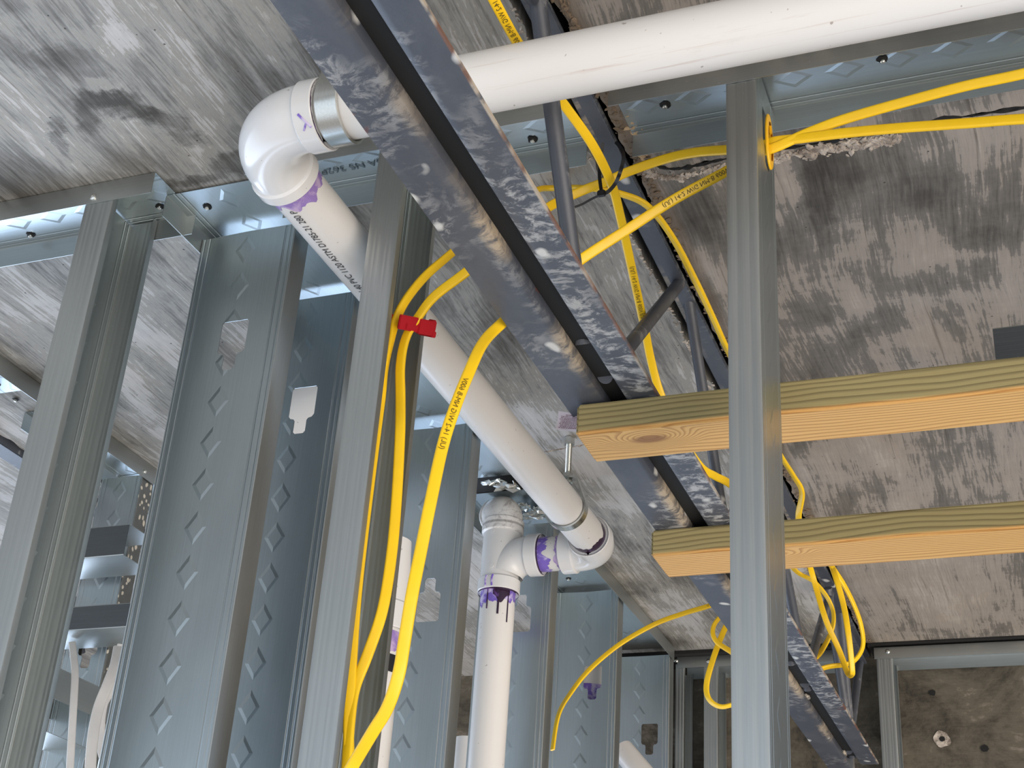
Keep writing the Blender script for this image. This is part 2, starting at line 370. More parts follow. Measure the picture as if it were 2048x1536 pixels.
def box(bm, lo, hi, bev=0.0, mi=0):
    lo, hi = Vector(lo), Vector(hi)
    m = Matrix.Translation((lo + hi) / 2) @ Matrix.Diagonal((*(hi - lo), 1))
    r = bmesh.ops.create_cube(bm, size=1, matrix=m)
    if bev:
        es = list({e for v in r['verts'] for e in v.link_edges})
        bmesh.ops.bevel(bm, geom=es, offset=bev, segments=2, affect='EDGES')
    return r
def frame_path(pts):
    T = []
    for i in range(len(pts)):
        a = pts[max(0, i - 1)]; b = pts[min(len(pts) - 1, i + 1)]; T.append((b - a).normalized())
    return T
def tube(bm, pts, rad, seg=20, cap=True):
    pts = [Vector(p) for p in pts]; T = frame_path(pts)
    rad = rad if isinstance(rad, (list, tuple)) else [rad] * len(pts)
    up = Vector((0, 0, 1)) if abs(T[0].z) < 0.9 else Vector((1, 0, 0))
    N = (up - T[0] * up.dot(T[0])).normalized(); rings = []
    for p, t, r in zip(pts, T, rad):
        N = (N - t * N.dot(t)).normalized(); B = t.cross(N)
        rings.append([bm.verts.new(p + (N * math.cos(2 * math.pi * k / seg) + B * math.sin(2 * math.pi * k / seg)) * r) for k in range(seg)])
    for a, b in zip(rings, rings[1:]):
        for k in range(seg): bm.faces.new((a[k], a[(k + 1) % seg], b[(k + 1) % seg], b[k]))
    if cap: bm.faces.new(rings[0][::-1]); bm.faces.new(rings[-1])
    return rings
def catmull(pts, n=10):
    out = []; P_ = [pts[0]] + list(pts) + [pts[-1]]
    for i in range(1, len(P_) - 2):
        p0, p1, p2, p3 = P_[i - 1:i + 3]
        for k in range(n):
            t = k / n
            out.append(0.5 * ((2 * p1) + (-p0 + p2) * t + (2 * p0 - 5 * p1 + 4 * p2 - p3) * t * t + (-p0 + 3 * p1 - 3 * p2 + p3) * t ** 3))
    out.append(pts[-1]); return out
def text_bm(txt, size):
    cu = bpy.data.curves.new('t', 'FONT'); cu.body = txt; cu.size = size; cu.align_x = 'LEFT'
    o = bpy.data.objects.new('t', cu); C.objects.link(o)
    bpy.context.view_layer.update()
    dg = bpy.context.evaluated_depsgraph_get(); me = o.evaluated_get(dg).to_mesh()
    bm = bmesh.new(); bm.from_mesh(me); o.evaluated_get(dg).to_mesh_clear()
    bpy.data.objects.remove(o); bpy.data.curves.remove(cu)
    # split long edges so the letters can follow a curved surface
    es = [e for e in bm.edges if e.calc_length() > size * 0.3]
    if es: bmesh.ops.subdivide_edges(bm, edges=es, cuts=2)
    bmesh.ops.triangulate(bm, faces=bm.faces)
    return bm

# ------------------------------------------------------------------ setting
H = 1.01; SLOT0, SLOT1 = -0.447, -0.403
bm = bmesh.new()
def slab_part(x0, x1, jag0, jag1):
    ys = [-2.2 + i * 0.006 for i in range(int(5.42 / 0.006))] + [3.215]
    a = []; b_ = []
    for y in ys:
        n0 = noise.fractal(Vector((y * 28, 3.1, x0 * 7)), 1.0, 2.0, 4) * 0.005 if jag0 else 0
        n1 = noise.fractal(Vector((y * 28, 9.7, x1 * 7)), 1.0, 2.0, 4) * 0.005 if jag1 else 0
        a.append((x0 + n0, y)); b_.append((x1 + n1, y))
    va = [[bm.verts.new((x, y, z)) for (x, y) in a] for z in (H, H + 0.10)]
    vb = [[bm.verts.new((x, y, z)) for (x, y) in b_] for z in (H, H + 0.10)]
    for i in range(len(ys) - 1):
        bm.faces.new((va[0][i], vb[0][i], vb[0][i + 1], va[0][i + 1])); bm.faces.new((va[1][i], va[1][i + 1], vb[1][i + 1], vb[1][i]))
        bm.faces.new((va[0][i], va[0][i + 1], va[1][i + 1], va[1][i])); bm.faces.new((vb[0][i], vb[1][i], vb[1][i + 1], vb[0][i + 1]))
    bm.faces.new((va[0][0], va[1][0], vb[1][0], vb[0][0])); bm.faces.new((va[0][-1], vb[0][-1], vb[1][-1], va[1][-1]))
slab_part(-1.675, SLOT0, True, True)
slab_part(SLOT1, 1.1, True, False)
slab_part(-3.2, -1.725, False, True)
box(bm, (-3.2, -2.2, H + 0.101), (1.1, 3.215, H + 0.16))
struct(obj('ceiling', bm, M['concrete'], smooth=False))

YB = 3.215
# solid to the right; added unseen opening at left lights the track undersides
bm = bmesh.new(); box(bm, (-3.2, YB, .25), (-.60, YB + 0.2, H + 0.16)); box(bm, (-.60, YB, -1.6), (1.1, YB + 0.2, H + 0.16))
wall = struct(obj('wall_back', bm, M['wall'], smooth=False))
# form-tie holes with pale cement round them
def tie_hole(px, py, r, pale):
    c = P(px, py, 'y', YB - 0.002)
    bm = bmesh.new()
    bmesh.ops.create_circle(bm, cap_ends=True, segments=18, radius=r, matrix=Matrix.Translation(c) @ Matrix.Rotation(math.pi / 2, 4, 'X'))
    for v in bm.verts: v.co += Vector((random.uniform(-.15, .15) * r, -0.0005, random.uniform(-.15, .15) * r))
    obj('tie_hole', bm, M['black'], wall, smooth=False)
    if pale:
        bm = bmesh.new()
        bmesh.ops.create_circle(bm, cap_ends=True, segments=26, radius=r * 3, matrix=Matrix.Translation(c) @ Matrix.Rotation(math.pi / 2, 4, 'X'))
        for v in bm.verts:
            d = v.co - c; v.co = c + d * (1 + .35 * noise.noise(d * 60))
        pl(obj('cement_patch', bm, M['rubble'], wall, smooth=False), 'pale cement patch round a tie hole')
for a in [(1865, 1385, .007, False), (1884, 1478, .006, True), (1970, 1497, .008, False)]: tie_hole(*a)

# rough seam of broken cement across the ceiling, right bay, and a fine one in the left bay
def ridge(name, pts, hgt, wid, mat, par=None, seedv=0):
    pts = catmull([Vector(p) for p in pts], 26); bm = bmesh.new(); rows = []
    T = frame_path(pts)
    for i, (p, t) in enumerate(zip(pts, T)):
        s = Vector((t.y, -t.x, 0)).normalized()
        k = 0.35 + 1.3 * abs(noise.noise(Vector((i * 0.13, seedv, 0.3)))) + 0.5 * noise.noise(Vector((i * 0.45, seedv, 5)))
        row = []
        for j, (u, h) in enumerate(((-1, 0), (-.55, .45), (-.1, 1), (.35, .7), (.7, .25), (1, 0))):
            jit = noise.noise(Vector((i * .31, j * 2.1, seedv))) * .9
            row.append(bm.verts.new(p + s * wid * (u + jit * .5) * k + Vector((0, 0, -hgt * max(0, h * k + (jit if 0 < h else 0))))))
        rows.append(row)
    for a, b in zip(rows, rows[1:]):
        for j in range(5): bm.faces.new((a[j], a[j + 1], b[j + 1], b[j]))
    return obj(name, bm, mat, par, smooth=False)
def chips(name, path, n, spread, r0, r1, mat, seed, bias=0.0):
    """crust of broken cement along a line under the slab"""
    rnd = random.Random(seed); pts = catmull([Vector(p) for p in path], 12); bm = bmesh.new(); T = frame_path(pts)
    for k in range(n):
        i = rnd.randrange(len(pts) - 1); p = pts[i].lerp(pts[i + 1], rnd.random()); t = T[i]; sd = Vector((t.y, -t.x, 0)).normalized()
        dens = noise.noise(Vector((i * .16, seed, 0)))
        if dens < -.15 and rnd.random() < .7: continue
        r = r0 + (r1 - r0) * rnd.random() ** 2.2
        p = p + sd * (rnd.gauss(bias, .5) * spread * (1 + dens)); p.z -= r * .15
        R_ = Matrix.Rotation(rnd.uniform(0, 6), 4, 'Z') @ Matrix.Rotation(rnd.uniform(-.5, .5), 4, 'X')
        res = bmesh.ops.create_icosphere(bm, subdivisions=1, radius=r, matrix=Matrix.Translation(p) @ R_ @ Matrix.Diagonal((1.5, .8, .45, 1)))
        for v in res['verts']: v.co += Vector((rnd.uniform(-.3, .3) * r, rnd.uniform(-.3, .3) * r, rnd.uniform(-.2, .1) * r))
    return obj(name, bm, mat, smooth=False)
CL = lambda L: [P(x, y, 'z', H) for x, y in L]
struct(chips('trim_1', CL([(1290, 340), (1310, 350), (1345, 355), (1400, 344), (1450, 333), (1500, 322)]), 300, .005, .0012, .0035, M['rubble'], 2))
struct(chips('trim_8', CL([(1540, 312), (1600, 306), (1650, 298), (1700, 292), (1760, 281), (1800, 276)]), 520, .009, .0014, .005, M['rubble'], 4))
struct(ridge('trim_2', CL([(1288, 318), (1345, 338), (1450, 318), (1560, 299), (1700, 275), (1850, 246), (2060, 213)]), .002, .0045, M['black'], seedv=5))  # black ridge painted in as the shadow gap along the right-bay seam
struct(ridge('trim_3', CL([(1020, 914), (1080, 905), (1130, 896), (1185, 886), (1235, 876)]), .002, .0022, M['rubble'], seedv=8))
# broken cement lip on both sides of the joist slot
struct(chips('trim_4', [(SLOT1 + .006, y, H) for y in [0.7 + i * .12 for i in range(21)]], 1300, .006, .001, .0045, M['crust'], 11))
struct(chips('trim_5', [(SLOT0 - .002, y, H) for y in [0.7 + i * .12 for i in range(21)]], 700, .004, .001, .003, M['rubble'], 14))
struct(chips('trim_9', CL([(1262, 230), (1272, 262), (1285, 300), (1300, 335)]), 110, .005, .001, .0038, M['splinter'], 17))
# cork strip between slab and back wall
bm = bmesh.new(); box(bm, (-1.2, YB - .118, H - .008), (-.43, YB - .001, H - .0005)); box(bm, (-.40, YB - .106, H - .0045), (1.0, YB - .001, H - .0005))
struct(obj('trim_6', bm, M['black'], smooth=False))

# ------------------------------------------------------------------ cold-formed studs and tracks
# local frame: web in the plane y=0 (x across, z along, 0 = top/start, -L = bottom/end); flanges towards +y
KO = [(-.0185, 0), (-.0185, -.040), (-.0185, -.043), (-.0095, -.047), (-.0085, -.050), (-.0085, -.066), (-.006, -.069), (.006, -.069), (.0085, -.066), (.0085, -.050), (.0095, -.047), (.0185, -.043), (.0185, -.002), (.0165, 0), (-.0165, 0)]
KO = [(-.0165, 0), (-.019, -.003), (-.019, -.042), (-.016, -.046), (-.011, -.047), (-.009, -.050), (-.009, -.066), (-.006, -.069), (.006, -.069), (.009, -.066), (.009, -.050), (.011, -.047), (.016, -.046), (.019, -.042), (.019, -.003), (.0165, 0)]
def web_bm(W, L, holes=(), jag=False):
    bm = bmesh.new(); x0 = W / 2 - .0015; z = 0.0
    def rect(z0, z1):
        n = max(1, int((z0 - z1) / .05)); col = []
        for i in range(n + 1):
            zz = z0 + (z1 - z0) * i / n; col.append([bm.verts.new((x, 0, zz)) for x in (-x0, 0, x0)])
        for a, b in zip(col, col[1:]):
            for k in (0, 1): bm.faces.new((a[k], a[k + 1], b[k + 1], b[k]))
    for (hx, hz, flip) in sorted(holes, key=lambda h: -h[1]):
        top, bot = hz + .045, hz - .045
        rect(z, top)
        o_ = [(-x0, top), (0, top), (x0, top), (x0, bot), (0, bot), (-x0, bot)]
        h_ = [(hx + x, (hz + .0345 + zz) if not flip else (hz - .0345 - zz)) for x, zz in KO]
        es = []
        for loop in (o_, h_):
            vs = [bm.verts.new((x, 0, zz)) for x, zz in loop]
            for a, b in zip(vs, vs[1:] + vs[:1]): es.append(bm.edges.new((a, b)))
        bmesh.ops.triangle_fill(bm, edges=es, use_beauty=True, use_dissolve=False)
        z = bot
    rect(z, -L)
    if jag:
        for v in bm.verts:
            if v.co.z > -1e-6: v.co.z += random.uniform(-.0015, .0015)
    bmesh.ops.remove_doubles(bm, verts=bm.verts, dist=1e-6)
    return bm
def flange_bm(W, F, L, side, lip=.009, grooves=True, bow=0.0):
    """folded sheet: bend, grooved flange, lip"""
    pr = [(-.0015, 0), (-.0004, .0004), (0, .0015)]
    if grooves:
        for f in (.22, .36, .62, .76):
            y = F * f; pr += [(0, y - .0022), (-.00022, y - .0008), (-.00022, y + .0008), (0, y + .0022)]
    pr += [(0, F - .0015), (-.0004, F - .0004), (-.0015, F)]
    if lip: pr += [(-lip, F)]
    else: pr = pr[:-2]
    bm = bmesh.new(); rows = []
    n = max(2, int(L / .08))
    for i in range(n + 1):
        z = -L * i / n
        rows.append([bm.verts.new((side * (W / 2 + x), y, z)) for x, y in pr])
    for a, b in zip(rows, rows[1:]):
        for k in range(len(pr) - 1): bm.faces.new((a[k], a[k + 1], b[k + 1], b[k]))
    return bm
def screw(par, loc, nrm, r=.0042, mat=None, name='screw'):
    n = Vector(nrm).normalized(); bm = bmesh.new()
    loc = Vector(loc)
    tube(bm, [loc, loc + n * .0012, loc + n * .0024, loc + n * .0028], [r, r, r * .7, r * .35], 14)
    tube(bm, [loc + n * .0026, loc + n * .0034], [r * .28, r * .25], 6)
    return obj(name, bm, mat or M['bright'], par)
def member(name, label, cat, mw, W, F, L, holes=(), lip=.009, grooves=True, group=None, jag=False, mats=None):
    t = thing(name, label, cat, mw=mw, group=group)
    wm = mats[0] if mats else (M['web140'] if W > .12 else M['web92']); fm = mats[1] if mats else M['flange']
    obj('web', web_bm(W, L, holes, jag), wm, t, smooth=False, thick=.0009)
    for s in (-1, 1): obj('flange', flange_bm(W, F, L, s, lip, grooves), fm, t, thick=.0009)
    return t
RZ = lambda a: Matrix.Rotation(a, 4, 'Z')
def at(loc, rot=None): return Matrix.Translation(loc) @ (rot or Matrix.Identity(4))

# --- the near wall (runs along X)
YN, YF = 1.138, 1.230; YC = (YN + YF) / 2
SL = 1.75
# leftmost C stud, web to the left, open to the right
s1 = member('metal_stud', 'galvanised C stud at the far left, open side showing a row of diamonds', 'stud',
            at((-1.066, YC, H - .004), RZ(-math.pi / 2)), .090, .041, SL, holes=[(0, -.95, False)])
screw(s1, (0.030, .012, -.268), (0, 1, .2), .003)
# stud holding the cables
s4 = member('metal_stud', 'galvanised C stud with the red clip and yellow cables running down inside it', 'stud',
            at((-.661, YC, H - .004), RZ(-math.pi / 2)), .090, .036, SL)
# right-hand stud
s9 = member('metal_stud', 'nearest galvanised stud crossing in front of both timbers, with yellow bushing', 'stud',
            at((-.2285, YC, H - .006), RZ(math.pi / 2)), .090, .031, SL, holes=[(.004, -.07, False)])

# tracks: local -z runs along the track, +y points down
def track_mw(start, along):
    a = Vector(along).normalized(); zl = -a; yl = Vector((0, 0, -1)); xl = yl.cross(zl)
    m = Matrix((xl, yl, zl)).transposed().to_4x4(); m.translation = Vector(start); return m
def fastener(par, mw, pt, r=.006):
    """shot pin with burnt ragged hole, in the web of a track"""
    loc = mw.inverted() @ Vector(pt); loc.y = .0008
    bm = bmesh.new(); n = 18
    vs = [bm.verts.new((loc.x + math.cos(k * 2 * math.pi / n) * r * random.uniform(.75, 1.2), loc.y + .0006, loc.z + math.sin(k * 2 * math.pi / n) * r * random.uniform(.75, 1.2))) for k in range(n)]
    c = bm.verts.new((loc.x, loc.y + .0016, loc.z))
    for k in range(n): bm.faces.new((vs[k], vs[(k + 1) % n], c))
    f = pl(obj('fastener', bm, M['black'], par), 'shot pin in a burnt black hole')
    bm = bmesh.new(); l2 = Vector((loc.x, loc.y, loc.z)); tube(bm, [l2, l2 + Vector((0, .004, 0)), l2 + Vector((0, .005, 0))], [r * .45, r * .45, r * .25], 12)
    obj('pin', bm, M['bright'], f)
def track(label, start, along, L, W, F=.032, pins=(), group=None, mats=None):
    mw = track_mw(start, along)
    t = member('metal_track', label, 'track', mw, W, F, L, lip=None, grooves=False, group=group, mats=mats)
    for p in pins: fastener(t, mw, P(p[0], p[1], 'z', H - .001))
    return t
ZT = H - .0012
TM = (M['web92'], M['flange'])
t1 = track('galvanised ceiling track at upper left, carrying the far-left stud, cut off at its right end', (-1.62, YC, ZT), (1, 0, 0), .651, .0925, pins=[(320, 411), (62, 468)])
t2 = track('galvanised ceiling track passing behind the white elbow, stamped with grey letters', (-.838, YC, ZT), (1, 0, 0), .395, .0925, pins=[(1065, 277), (500, 340)])
t3 = track('dark bluish ceiling track right of the joist, under the upper white pipe', (-.388, YC, ZT), (1, 0, 0), 1.0, .0925, pins=[(1330, 208), (1765, 117)])
sc1 = P(187, 395, 'y', YN); mw1 = t1.matrix_world.inverted() @ Vector((sc1.x, YN - .0008, sc1.z - .0))
nl = (t1.matrix_world.inverted().to_3x3() @ Vector((0, -1, 0)))
screw(t1, mw1, nl, .0045)

# --- the wall running away along Y
XL, XR = -.982, -.842; XC = (XL + XR) / 2
ty = track('long galvanised ceiling track running away above the wide studs, holed at the tee', (XC + .0055, 1.183, ZT - .0012), (0, 1, 0), .892, .1515, pins=[(415, 410)])
ty2 = track('far length of wide ceiling track ending in a bent point near the back wall', (XC + .0055, 2.140, ZT - .0012), (0, 1, 0), .925, .1515, pins=[(1137, 1155), (1218, 1147), (1295, 1240)])
wide = [
    (1.270, .997, [(.005, .829, False)], 'wide galvanised stud nearest the camera, keyhole opening showing concrete'),
    (1.440, .998, [(.012, .823, False)], 'wide galvanised stud left of the cable stud, keyhole opening showing cream light'),
    (1.850, .996, [(.02, .702, True)], 'wide galvanised stud between the yellow cable and the vertical white pipe'),
    (2.245, .985, [(.015, .815, True)], 'wide galvanised stud behind the vertical white pipe, mirroring it'),
    (2.645, .999, [(.02, .805, False)], 'wide galvanised stud crossed by the thin yellow arc of cable, opening smeared purple'),
    (3.045, .985, [(.025, .792, False)], 'last wide stud in the row, dull brown metal beside the back wall'),
]
WS = []
for i, (y, zt_, ko, lab) in enumerate(wide):
    h = [(XC + 0 * dx - XC + (dx), z - zt_, fl) for dx, z, fl in ko]
    s = member('metal_stud', lab, 'stud', at((XC + (.0 if i < 2 else .007), y, zt_)), .1385, .034, SL, holes=h, grooves=False, jag=True, group='wide studs of the wall running away')
    WS.append(s)
# purple smear in the opening of the crossed stud: a little primer on the sheet edge
# torn track metal where the pipe passes the slab
random.seed(3)
def flap(c, sx, sy, seed):
    bm = bmesh.new(); n = 6; g = []
    for i in range(n):
        r = []
        for j in range(n):
            p = Vector(((i / (n - 1) - .5) * sx, (j / (n - 1) - .5) * sy, 0))
            q = noise.noise_vector(Vector((i * .9, j * .9, seed))) * .45 * max(sx, sy)
            r.append(bm.verts.new(Vector(c) + p + q * .5))
        g.append(r)
    for i in range(n - 1):
        for j in range(n - 1): bm.faces.new((g[i][j], g[i + 1][j], g[i + 1][j + 1], g[i][j + 1]))
    return bm
for k, (px, py, sx, sy) in enumerate([(1014, 974, .045, .03), (985, 966, .04, .016), (1064, 1032, .045, .04), (1080, 1028, .03, .04), (1050, 1014, .02, .03), (1088, 1018, .03, .03)]):
    pl(obj('torn_flap', flap(P(px, py, 'z', .996), sx, sy, k * 3.3), M['bright'], ty2, smooth=False, thick=.0008), 'torn curled sheet metal flap')
for o_ in [c for c in ty2.children if c.name.startswith('torn')]: o_.matrix_parent_inverse = ty2.matrix_world.inverted()
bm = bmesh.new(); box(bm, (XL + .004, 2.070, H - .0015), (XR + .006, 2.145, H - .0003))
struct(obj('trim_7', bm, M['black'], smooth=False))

# --- left-hand wall
XW = -1.480
tl1 = track('left wall ceiling track, near length, running off the left edge of the picture', (XW - .046, .9, ZT), (0, 1, 0), .69, .0925, pins=[(32, 797), (-6, 768)])
tl2 = track('left wall ceiling track with a cream-stained flange, seen between the two left studs', (XW - .046, 1.66, ZT), (0, 1, 0), .262, .0925)
tl3 = track('short end of left wall track just visible beside the wide nearest stud', (XW - .046, 1.924, ZT), (0, 1, 0), .9, .0925)
M1 = member('metal_stud', 'small spotted stud under the left wall track, seen between the two left studs', 'stud', at((XW - .0475, 1.885, .985)), .088, .034, SL, holes=[(.004, -.315, False)], mats=(M['web92'], M['spotted']))
q = P(290, 943, 'x', XW + .001); screw(tl2, tl2.matrix_world.inverted() @ q, tl2.matrix_world.inverted().to_3x3() @ Vector((1, 0, 0)), .004)
def channel_x(label, x0, x1, y, z0, z1, depth, mats):
    """channel lying along X: vertical web facing the camera, legs going back"""
    xl = Vector((0, 0, -1)); zl = Vector((-1, 0, 0)); yl = Vector((0, 1, 0))
    m = Matrix((xl, yl, zl)).transposed().to_4x4()
    if m.determinant() < 0: xl = -xl; m = Matrix((xl, yl, zl)).transposed().to_4x4()
    m.translation = Vector((x0, y, (z0 + z1) / 2))
    return member('metal_channel', label, 'channel', m, abs(z1 - z0), depth, x1 - x0, lip=None, grooves=False, mats=mats)
OM = (M['oldmetal'], M['flange'])
channel_x('short dark horizontal channel with an open end, upper of the two between the left studs', -1.60, -1.408, 1.78, .842, .788, .088, OM)
channel_x('lower horizontal channel between the left studs, blue lit underside', -1.60, -1.36, 1.78, .704, .664, .088, OM)
hd = track('header channel slanting away low on the left wall behind the white cables', (XW - .046, 1.62, .60), (0, 1, 0), .42, .0925, F=.05)
hd.rotation_euler = (hd.matrix_world.to_euler())
bm = bmesh.new(); box(bm, (XW - .09, 1.62, .500), (XW - .002, 2.02, .5008))
obj('bottom_plate', bm, M['flange'], hd, smooth=False).matrix_parent_inverse = hd.matrix_world.inverted()

# --- back wall framing
def back_track(label, x0, x1, pins=()):
    return track(label, (x0, YB - .0495, H - .0085), (1, 0, 0), x1 - x0, .0925, F=.028, pins=())
bt = back_track('ceiling track at the back wall, right of the joist end', -.388, .9)
sp = P(1775, 1303, 'y', YB - .096); q = bt.matrix_world.inverted() @ Vector((sp.x, YB - .0962, sp.z)); screw(bt, q, bt.matrix_world.inverted().to_3x3() @ Vector((0, -1, 0)), .005)
bt2 = back_track('ceiling track at the back wall, left of the joist end', -.838, -.47)
for (px, py) in [(1352, 1321), (1417, 1322)]:
    sp = P(px, py, 'y', YB - .096); screw(bt2, bt2.matrix_world.inverted() @ Vector((sp.x, YB - .0962, sp.z)), bt2.matrix_world.inverted().to_3x3() @ Vector((0, -1, 0)), .005)
member('metal_stud', 'galvanised stud against the dark back wall at lower right', 'stud', at((-.384, YB - .0495, .985), RZ(-math.pi / 2)), .088, .034, SL)
member('metal_stud', 'thin galvanised stud against the back wall, just left of the hanging cable loop', 'stud', at((-.775, YB - .0495, .985), RZ(-math.pi / 2)), .088, .032, SL)
member('metal_stud', 'galvanised edge stud beside the last wide stud at the back wall', 'stud', at((-.842, YB - .0495, .985), RZ(-math.pi / 2)), .088, .02, SL)

# loose channel end lying on the upper timber, right edge
channel_x('dark metal channel end resting on the upper timber at the right edge', -.029, .5, 1.372, .782, .7005, .03, OM)

# ------------------------------------------------------------------ steel joist
ZB = .700; XG = -.418
jt = thing('steel_joist', 'grey painted open-web steel joist slanting across the picture, smeared with white', 'joist', loc=(0, 0, 0))
def angle_bm(xo, xi, y0, y1):
    """L section: flat leg underneath, upright leg beside the slot; heel rounded"""
    s = 1 if xi > xo else -1; th = .0042; hgt = .040
    pr = [(xo, 0), (xo, th * .8), (xo + s * .001, th), (xi - s * (th + .004), th), (xi - s * (th + .001), th + .003), (xi - s * th, hgt), (xi, hgt),
          (xi, .006), (xi - s * .0015, .0025), (xi - s * .005, .0006), (xi - s * .009, 0)]
    bm = bmesh.new(); n = 60; rows = []
    for i in range(n + 1):
        y = y0 + (y1 - y0) * i / n
        rows.append([bm.verts.new((x, y, ZB + z)) for x, z in pr])
    for a, b in zip(rows, rows[1:]):
        for k in range(len(pr)): bm.faces.new((a[k], a[(k + 1) % len(pr)], b[(k + 1) % len(pr)], b[k]))
    bm.faces.new(rows[0]); bm.faces.new(rows[-1][::-1]); return bm
pl(obj('chord_angle', angle_bm(-.4735, -.4285, -.2, 3.02), M['steel'], jt), 'left lower flange bar')
pl(obj('chord_angle', angle_bm(-.3685, -.4065, -.2, 2.935), M['steel'], jt), 'right lower flange bar')
# web bars
RR = .0085
tops = []
def rod(p0, p1, r=RR):
    bm = bmesh.new(); p0, p1 = Vector(p0), Vector(p1); tube(bm, [p0.lerp(p1, k / 8) for k in range(9)], r, 18); obj('web_bar', bm, M['rod'], jt)
def rodpx(a, b, za, zb, r=RR):
    A = P(*a, 'x', XG); B = P(*b, 'x', XG); d = (B - A) / (B.z - A.z)
    rod(A + d * (za - A.z), A + d * (zb - A.z), r)
rodpx((1075, 0), (1148, 540), 1.02, .712, .009)
rodpx((1260, 690), (1352, 575), .712, 1.02)
rodpx((1385, 650), (1438, 985), 1.02, .712, .0075)
rodpx((1560, 1090), (1595, 1270), .99, .712, .009)
rodpx((1652, 1215), (1628, 1300), .99, .712)
rodpx((1665, 1245), (1688, 1400), .99, .712, .009)
rodpx((1684, 1270), (1697, 1420), .99, .712)
rodpx((1720, 1322), (1706, 1430), .97, .712)
rod((XG, .18, .712), (XG, .98, 1.0)); rod((XG, 2.28, .712), (XG, 1.98, 1.0), .0085); rod((XG, 1.98, 1.0), (XG, 1.80, .712), .0075)
# weld lumps in the slot where bars meet the chord
def weld(y, n=9):
    bm = bmesh.new()
    for k in range(n):
        c = Vector((-.4275 + random.uniform(-.001, .002), y + (k - n / 2) * .012, ZB + .008 + random.uniform(0, .003)))
        bmesh.ops.create_icosphere(bm, subdivisions=2, radius=random.uniform(.003, .005), matrix=Matrix.Translation(c) @ Matrix.Diagonal((1, 1.6, .7, 1)))
    pl(obj('weld_bead', bm, M['weld'], jt), 'cream weld bead in the slot')
b_ = NB('weld'); n_ = b_.noise(b_.mapping(), 90, 4, .7); b_.col(b_.mix(b_.mr(n_, .42, .6), (.07, .07, .075), (.55, .48, .38))); b_.set(rough=.7); M['weld'] = b_.m
for y in (1.34, 1.80, 2.47, 2.88): weld(y, 3)
bm = bmesh.new(); box(bm, (-.4283, -.2, ZB + .012), (-.4067, 2.93, ZB + .030)); pl(obj('slot_shade_bar', bm, M['black'], jt, smooth=False), 'added black bar standing for the shade in the slot')  # made-up black bar, gives the slot the darkness of a deep gap
# top chord in its slot
bm = bmesh.new(); box(bm, (-.4345, .3, H - .004), (-.409, 3.20, H + .003), .0012); box(bm, (-.424, .3, H + .003), (-.419, 3.20, H + .06))
pl(obj('top_chord', bm, M['rod'], jt), 'top chord set in a slot of the slab')
bm = bmesh.new(); box(bm, (-.437, 2.98, H - .045), (-.405, 3.12, H - .041), .001); box(bm, (-.424, 2.98, H - .041), (-.420, 3.12, H - .004))
obj('bearing_seat', bm, M['rod'], jt)
# second joist at far left
j2 = thing('steel_joist', 'dark steel joist at the far left edge beyond the left wall', 'joist', loc=(0, 0, 0))
bm = bmesh.new(); box(bm, (-1.722, .5, H - .012), (-1.68, 3.2, H + .02), .002); pl(obj('top_chord', bm, M['rod'], j2), 'dark top chord')
bm = bmesh.new(); tube(bm, [(-1.70, 1.90 + k * .02, H - .01 - k * .03) for k in range(10)], .012, 16); obj('web_bar', bm, M['rod'], j2)
bm = bmesh.new(); tube(bm, [(-1.70, 1.72 - k * .01, H - .01 - k * .03) for k in range(10)], .012, 16); obj('web_bar', bm, M['rod'], j2)

# ------------------------------------------------------------------ timbers
def timber(label, a, b, y0, w, h, z, knot, seed, skew=0.0, zend=0.0):
    L = b - a
    bm = bmesh.new(); box(bm, (0, 0, 0), (L, w, h), .0028)
    bmesh.ops.subdivide_edges(bm, edges=[e for e in bm.edges if e.calc_length() > .5], cuts=40)
    for v in bm.verts: v.co += Vector((0, .0006 * noise.noise(Vector((v.co.x * 9, 1, seed))), .0008 * noise.noise(Vector((v.co.x * 7, 5, seed)))))
    m = Matrix.Translation((a, y0, z)) @ RZ(skew) @ Matrix.Rotation(zend, 4, 'Y')
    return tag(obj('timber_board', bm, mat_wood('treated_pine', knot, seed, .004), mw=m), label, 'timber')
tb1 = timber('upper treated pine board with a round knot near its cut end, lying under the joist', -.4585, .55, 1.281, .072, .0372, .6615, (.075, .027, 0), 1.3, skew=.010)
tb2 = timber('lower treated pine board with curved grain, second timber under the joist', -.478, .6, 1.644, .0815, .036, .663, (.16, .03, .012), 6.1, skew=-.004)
# paper tag stapled to the end of the upper board
tgm = at((-.4598, 1.300, .676))
tg = thing('lumber_tag', 'small printed paper tag stapled to the end of the upper timber', 'tag', loc=(-.459, 1.30, .68))
a0 = P(1117, 822, 'y', 1.325); a1 = P(1157, 828, 'y', 1.31); a2 = P(1158, 865, 'y', 1.31); a3 = P(1110, 857, 'y', 1.325)
bm = bmesh.new(); G = []
for i in range(9):
    r = []
    for j in range(7):
        u, v = i / 8, j / 6; p = a0.lerp(a1, u).lerp(a3.lerp(a2, u), v); r.append(bm.verts.new(p + Vector((0, .003 * math.sin(u * 3 + 1) * math.sin(v * 2.5), 0))))
    G.append(r)
for i in range(8):
    for j in range(6): bm.faces.new((G[i][j], G[i + 1][j], G[i + 1][j + 1], G[i][j + 1]))
tp = obj('paper', bm, M['paper'], tg, thick=.0004); tp.matrix_parent_inverse = Matrix.Translation(tg.location).inverted()
bm = bmesh.new(); rnd = random.Random(4)
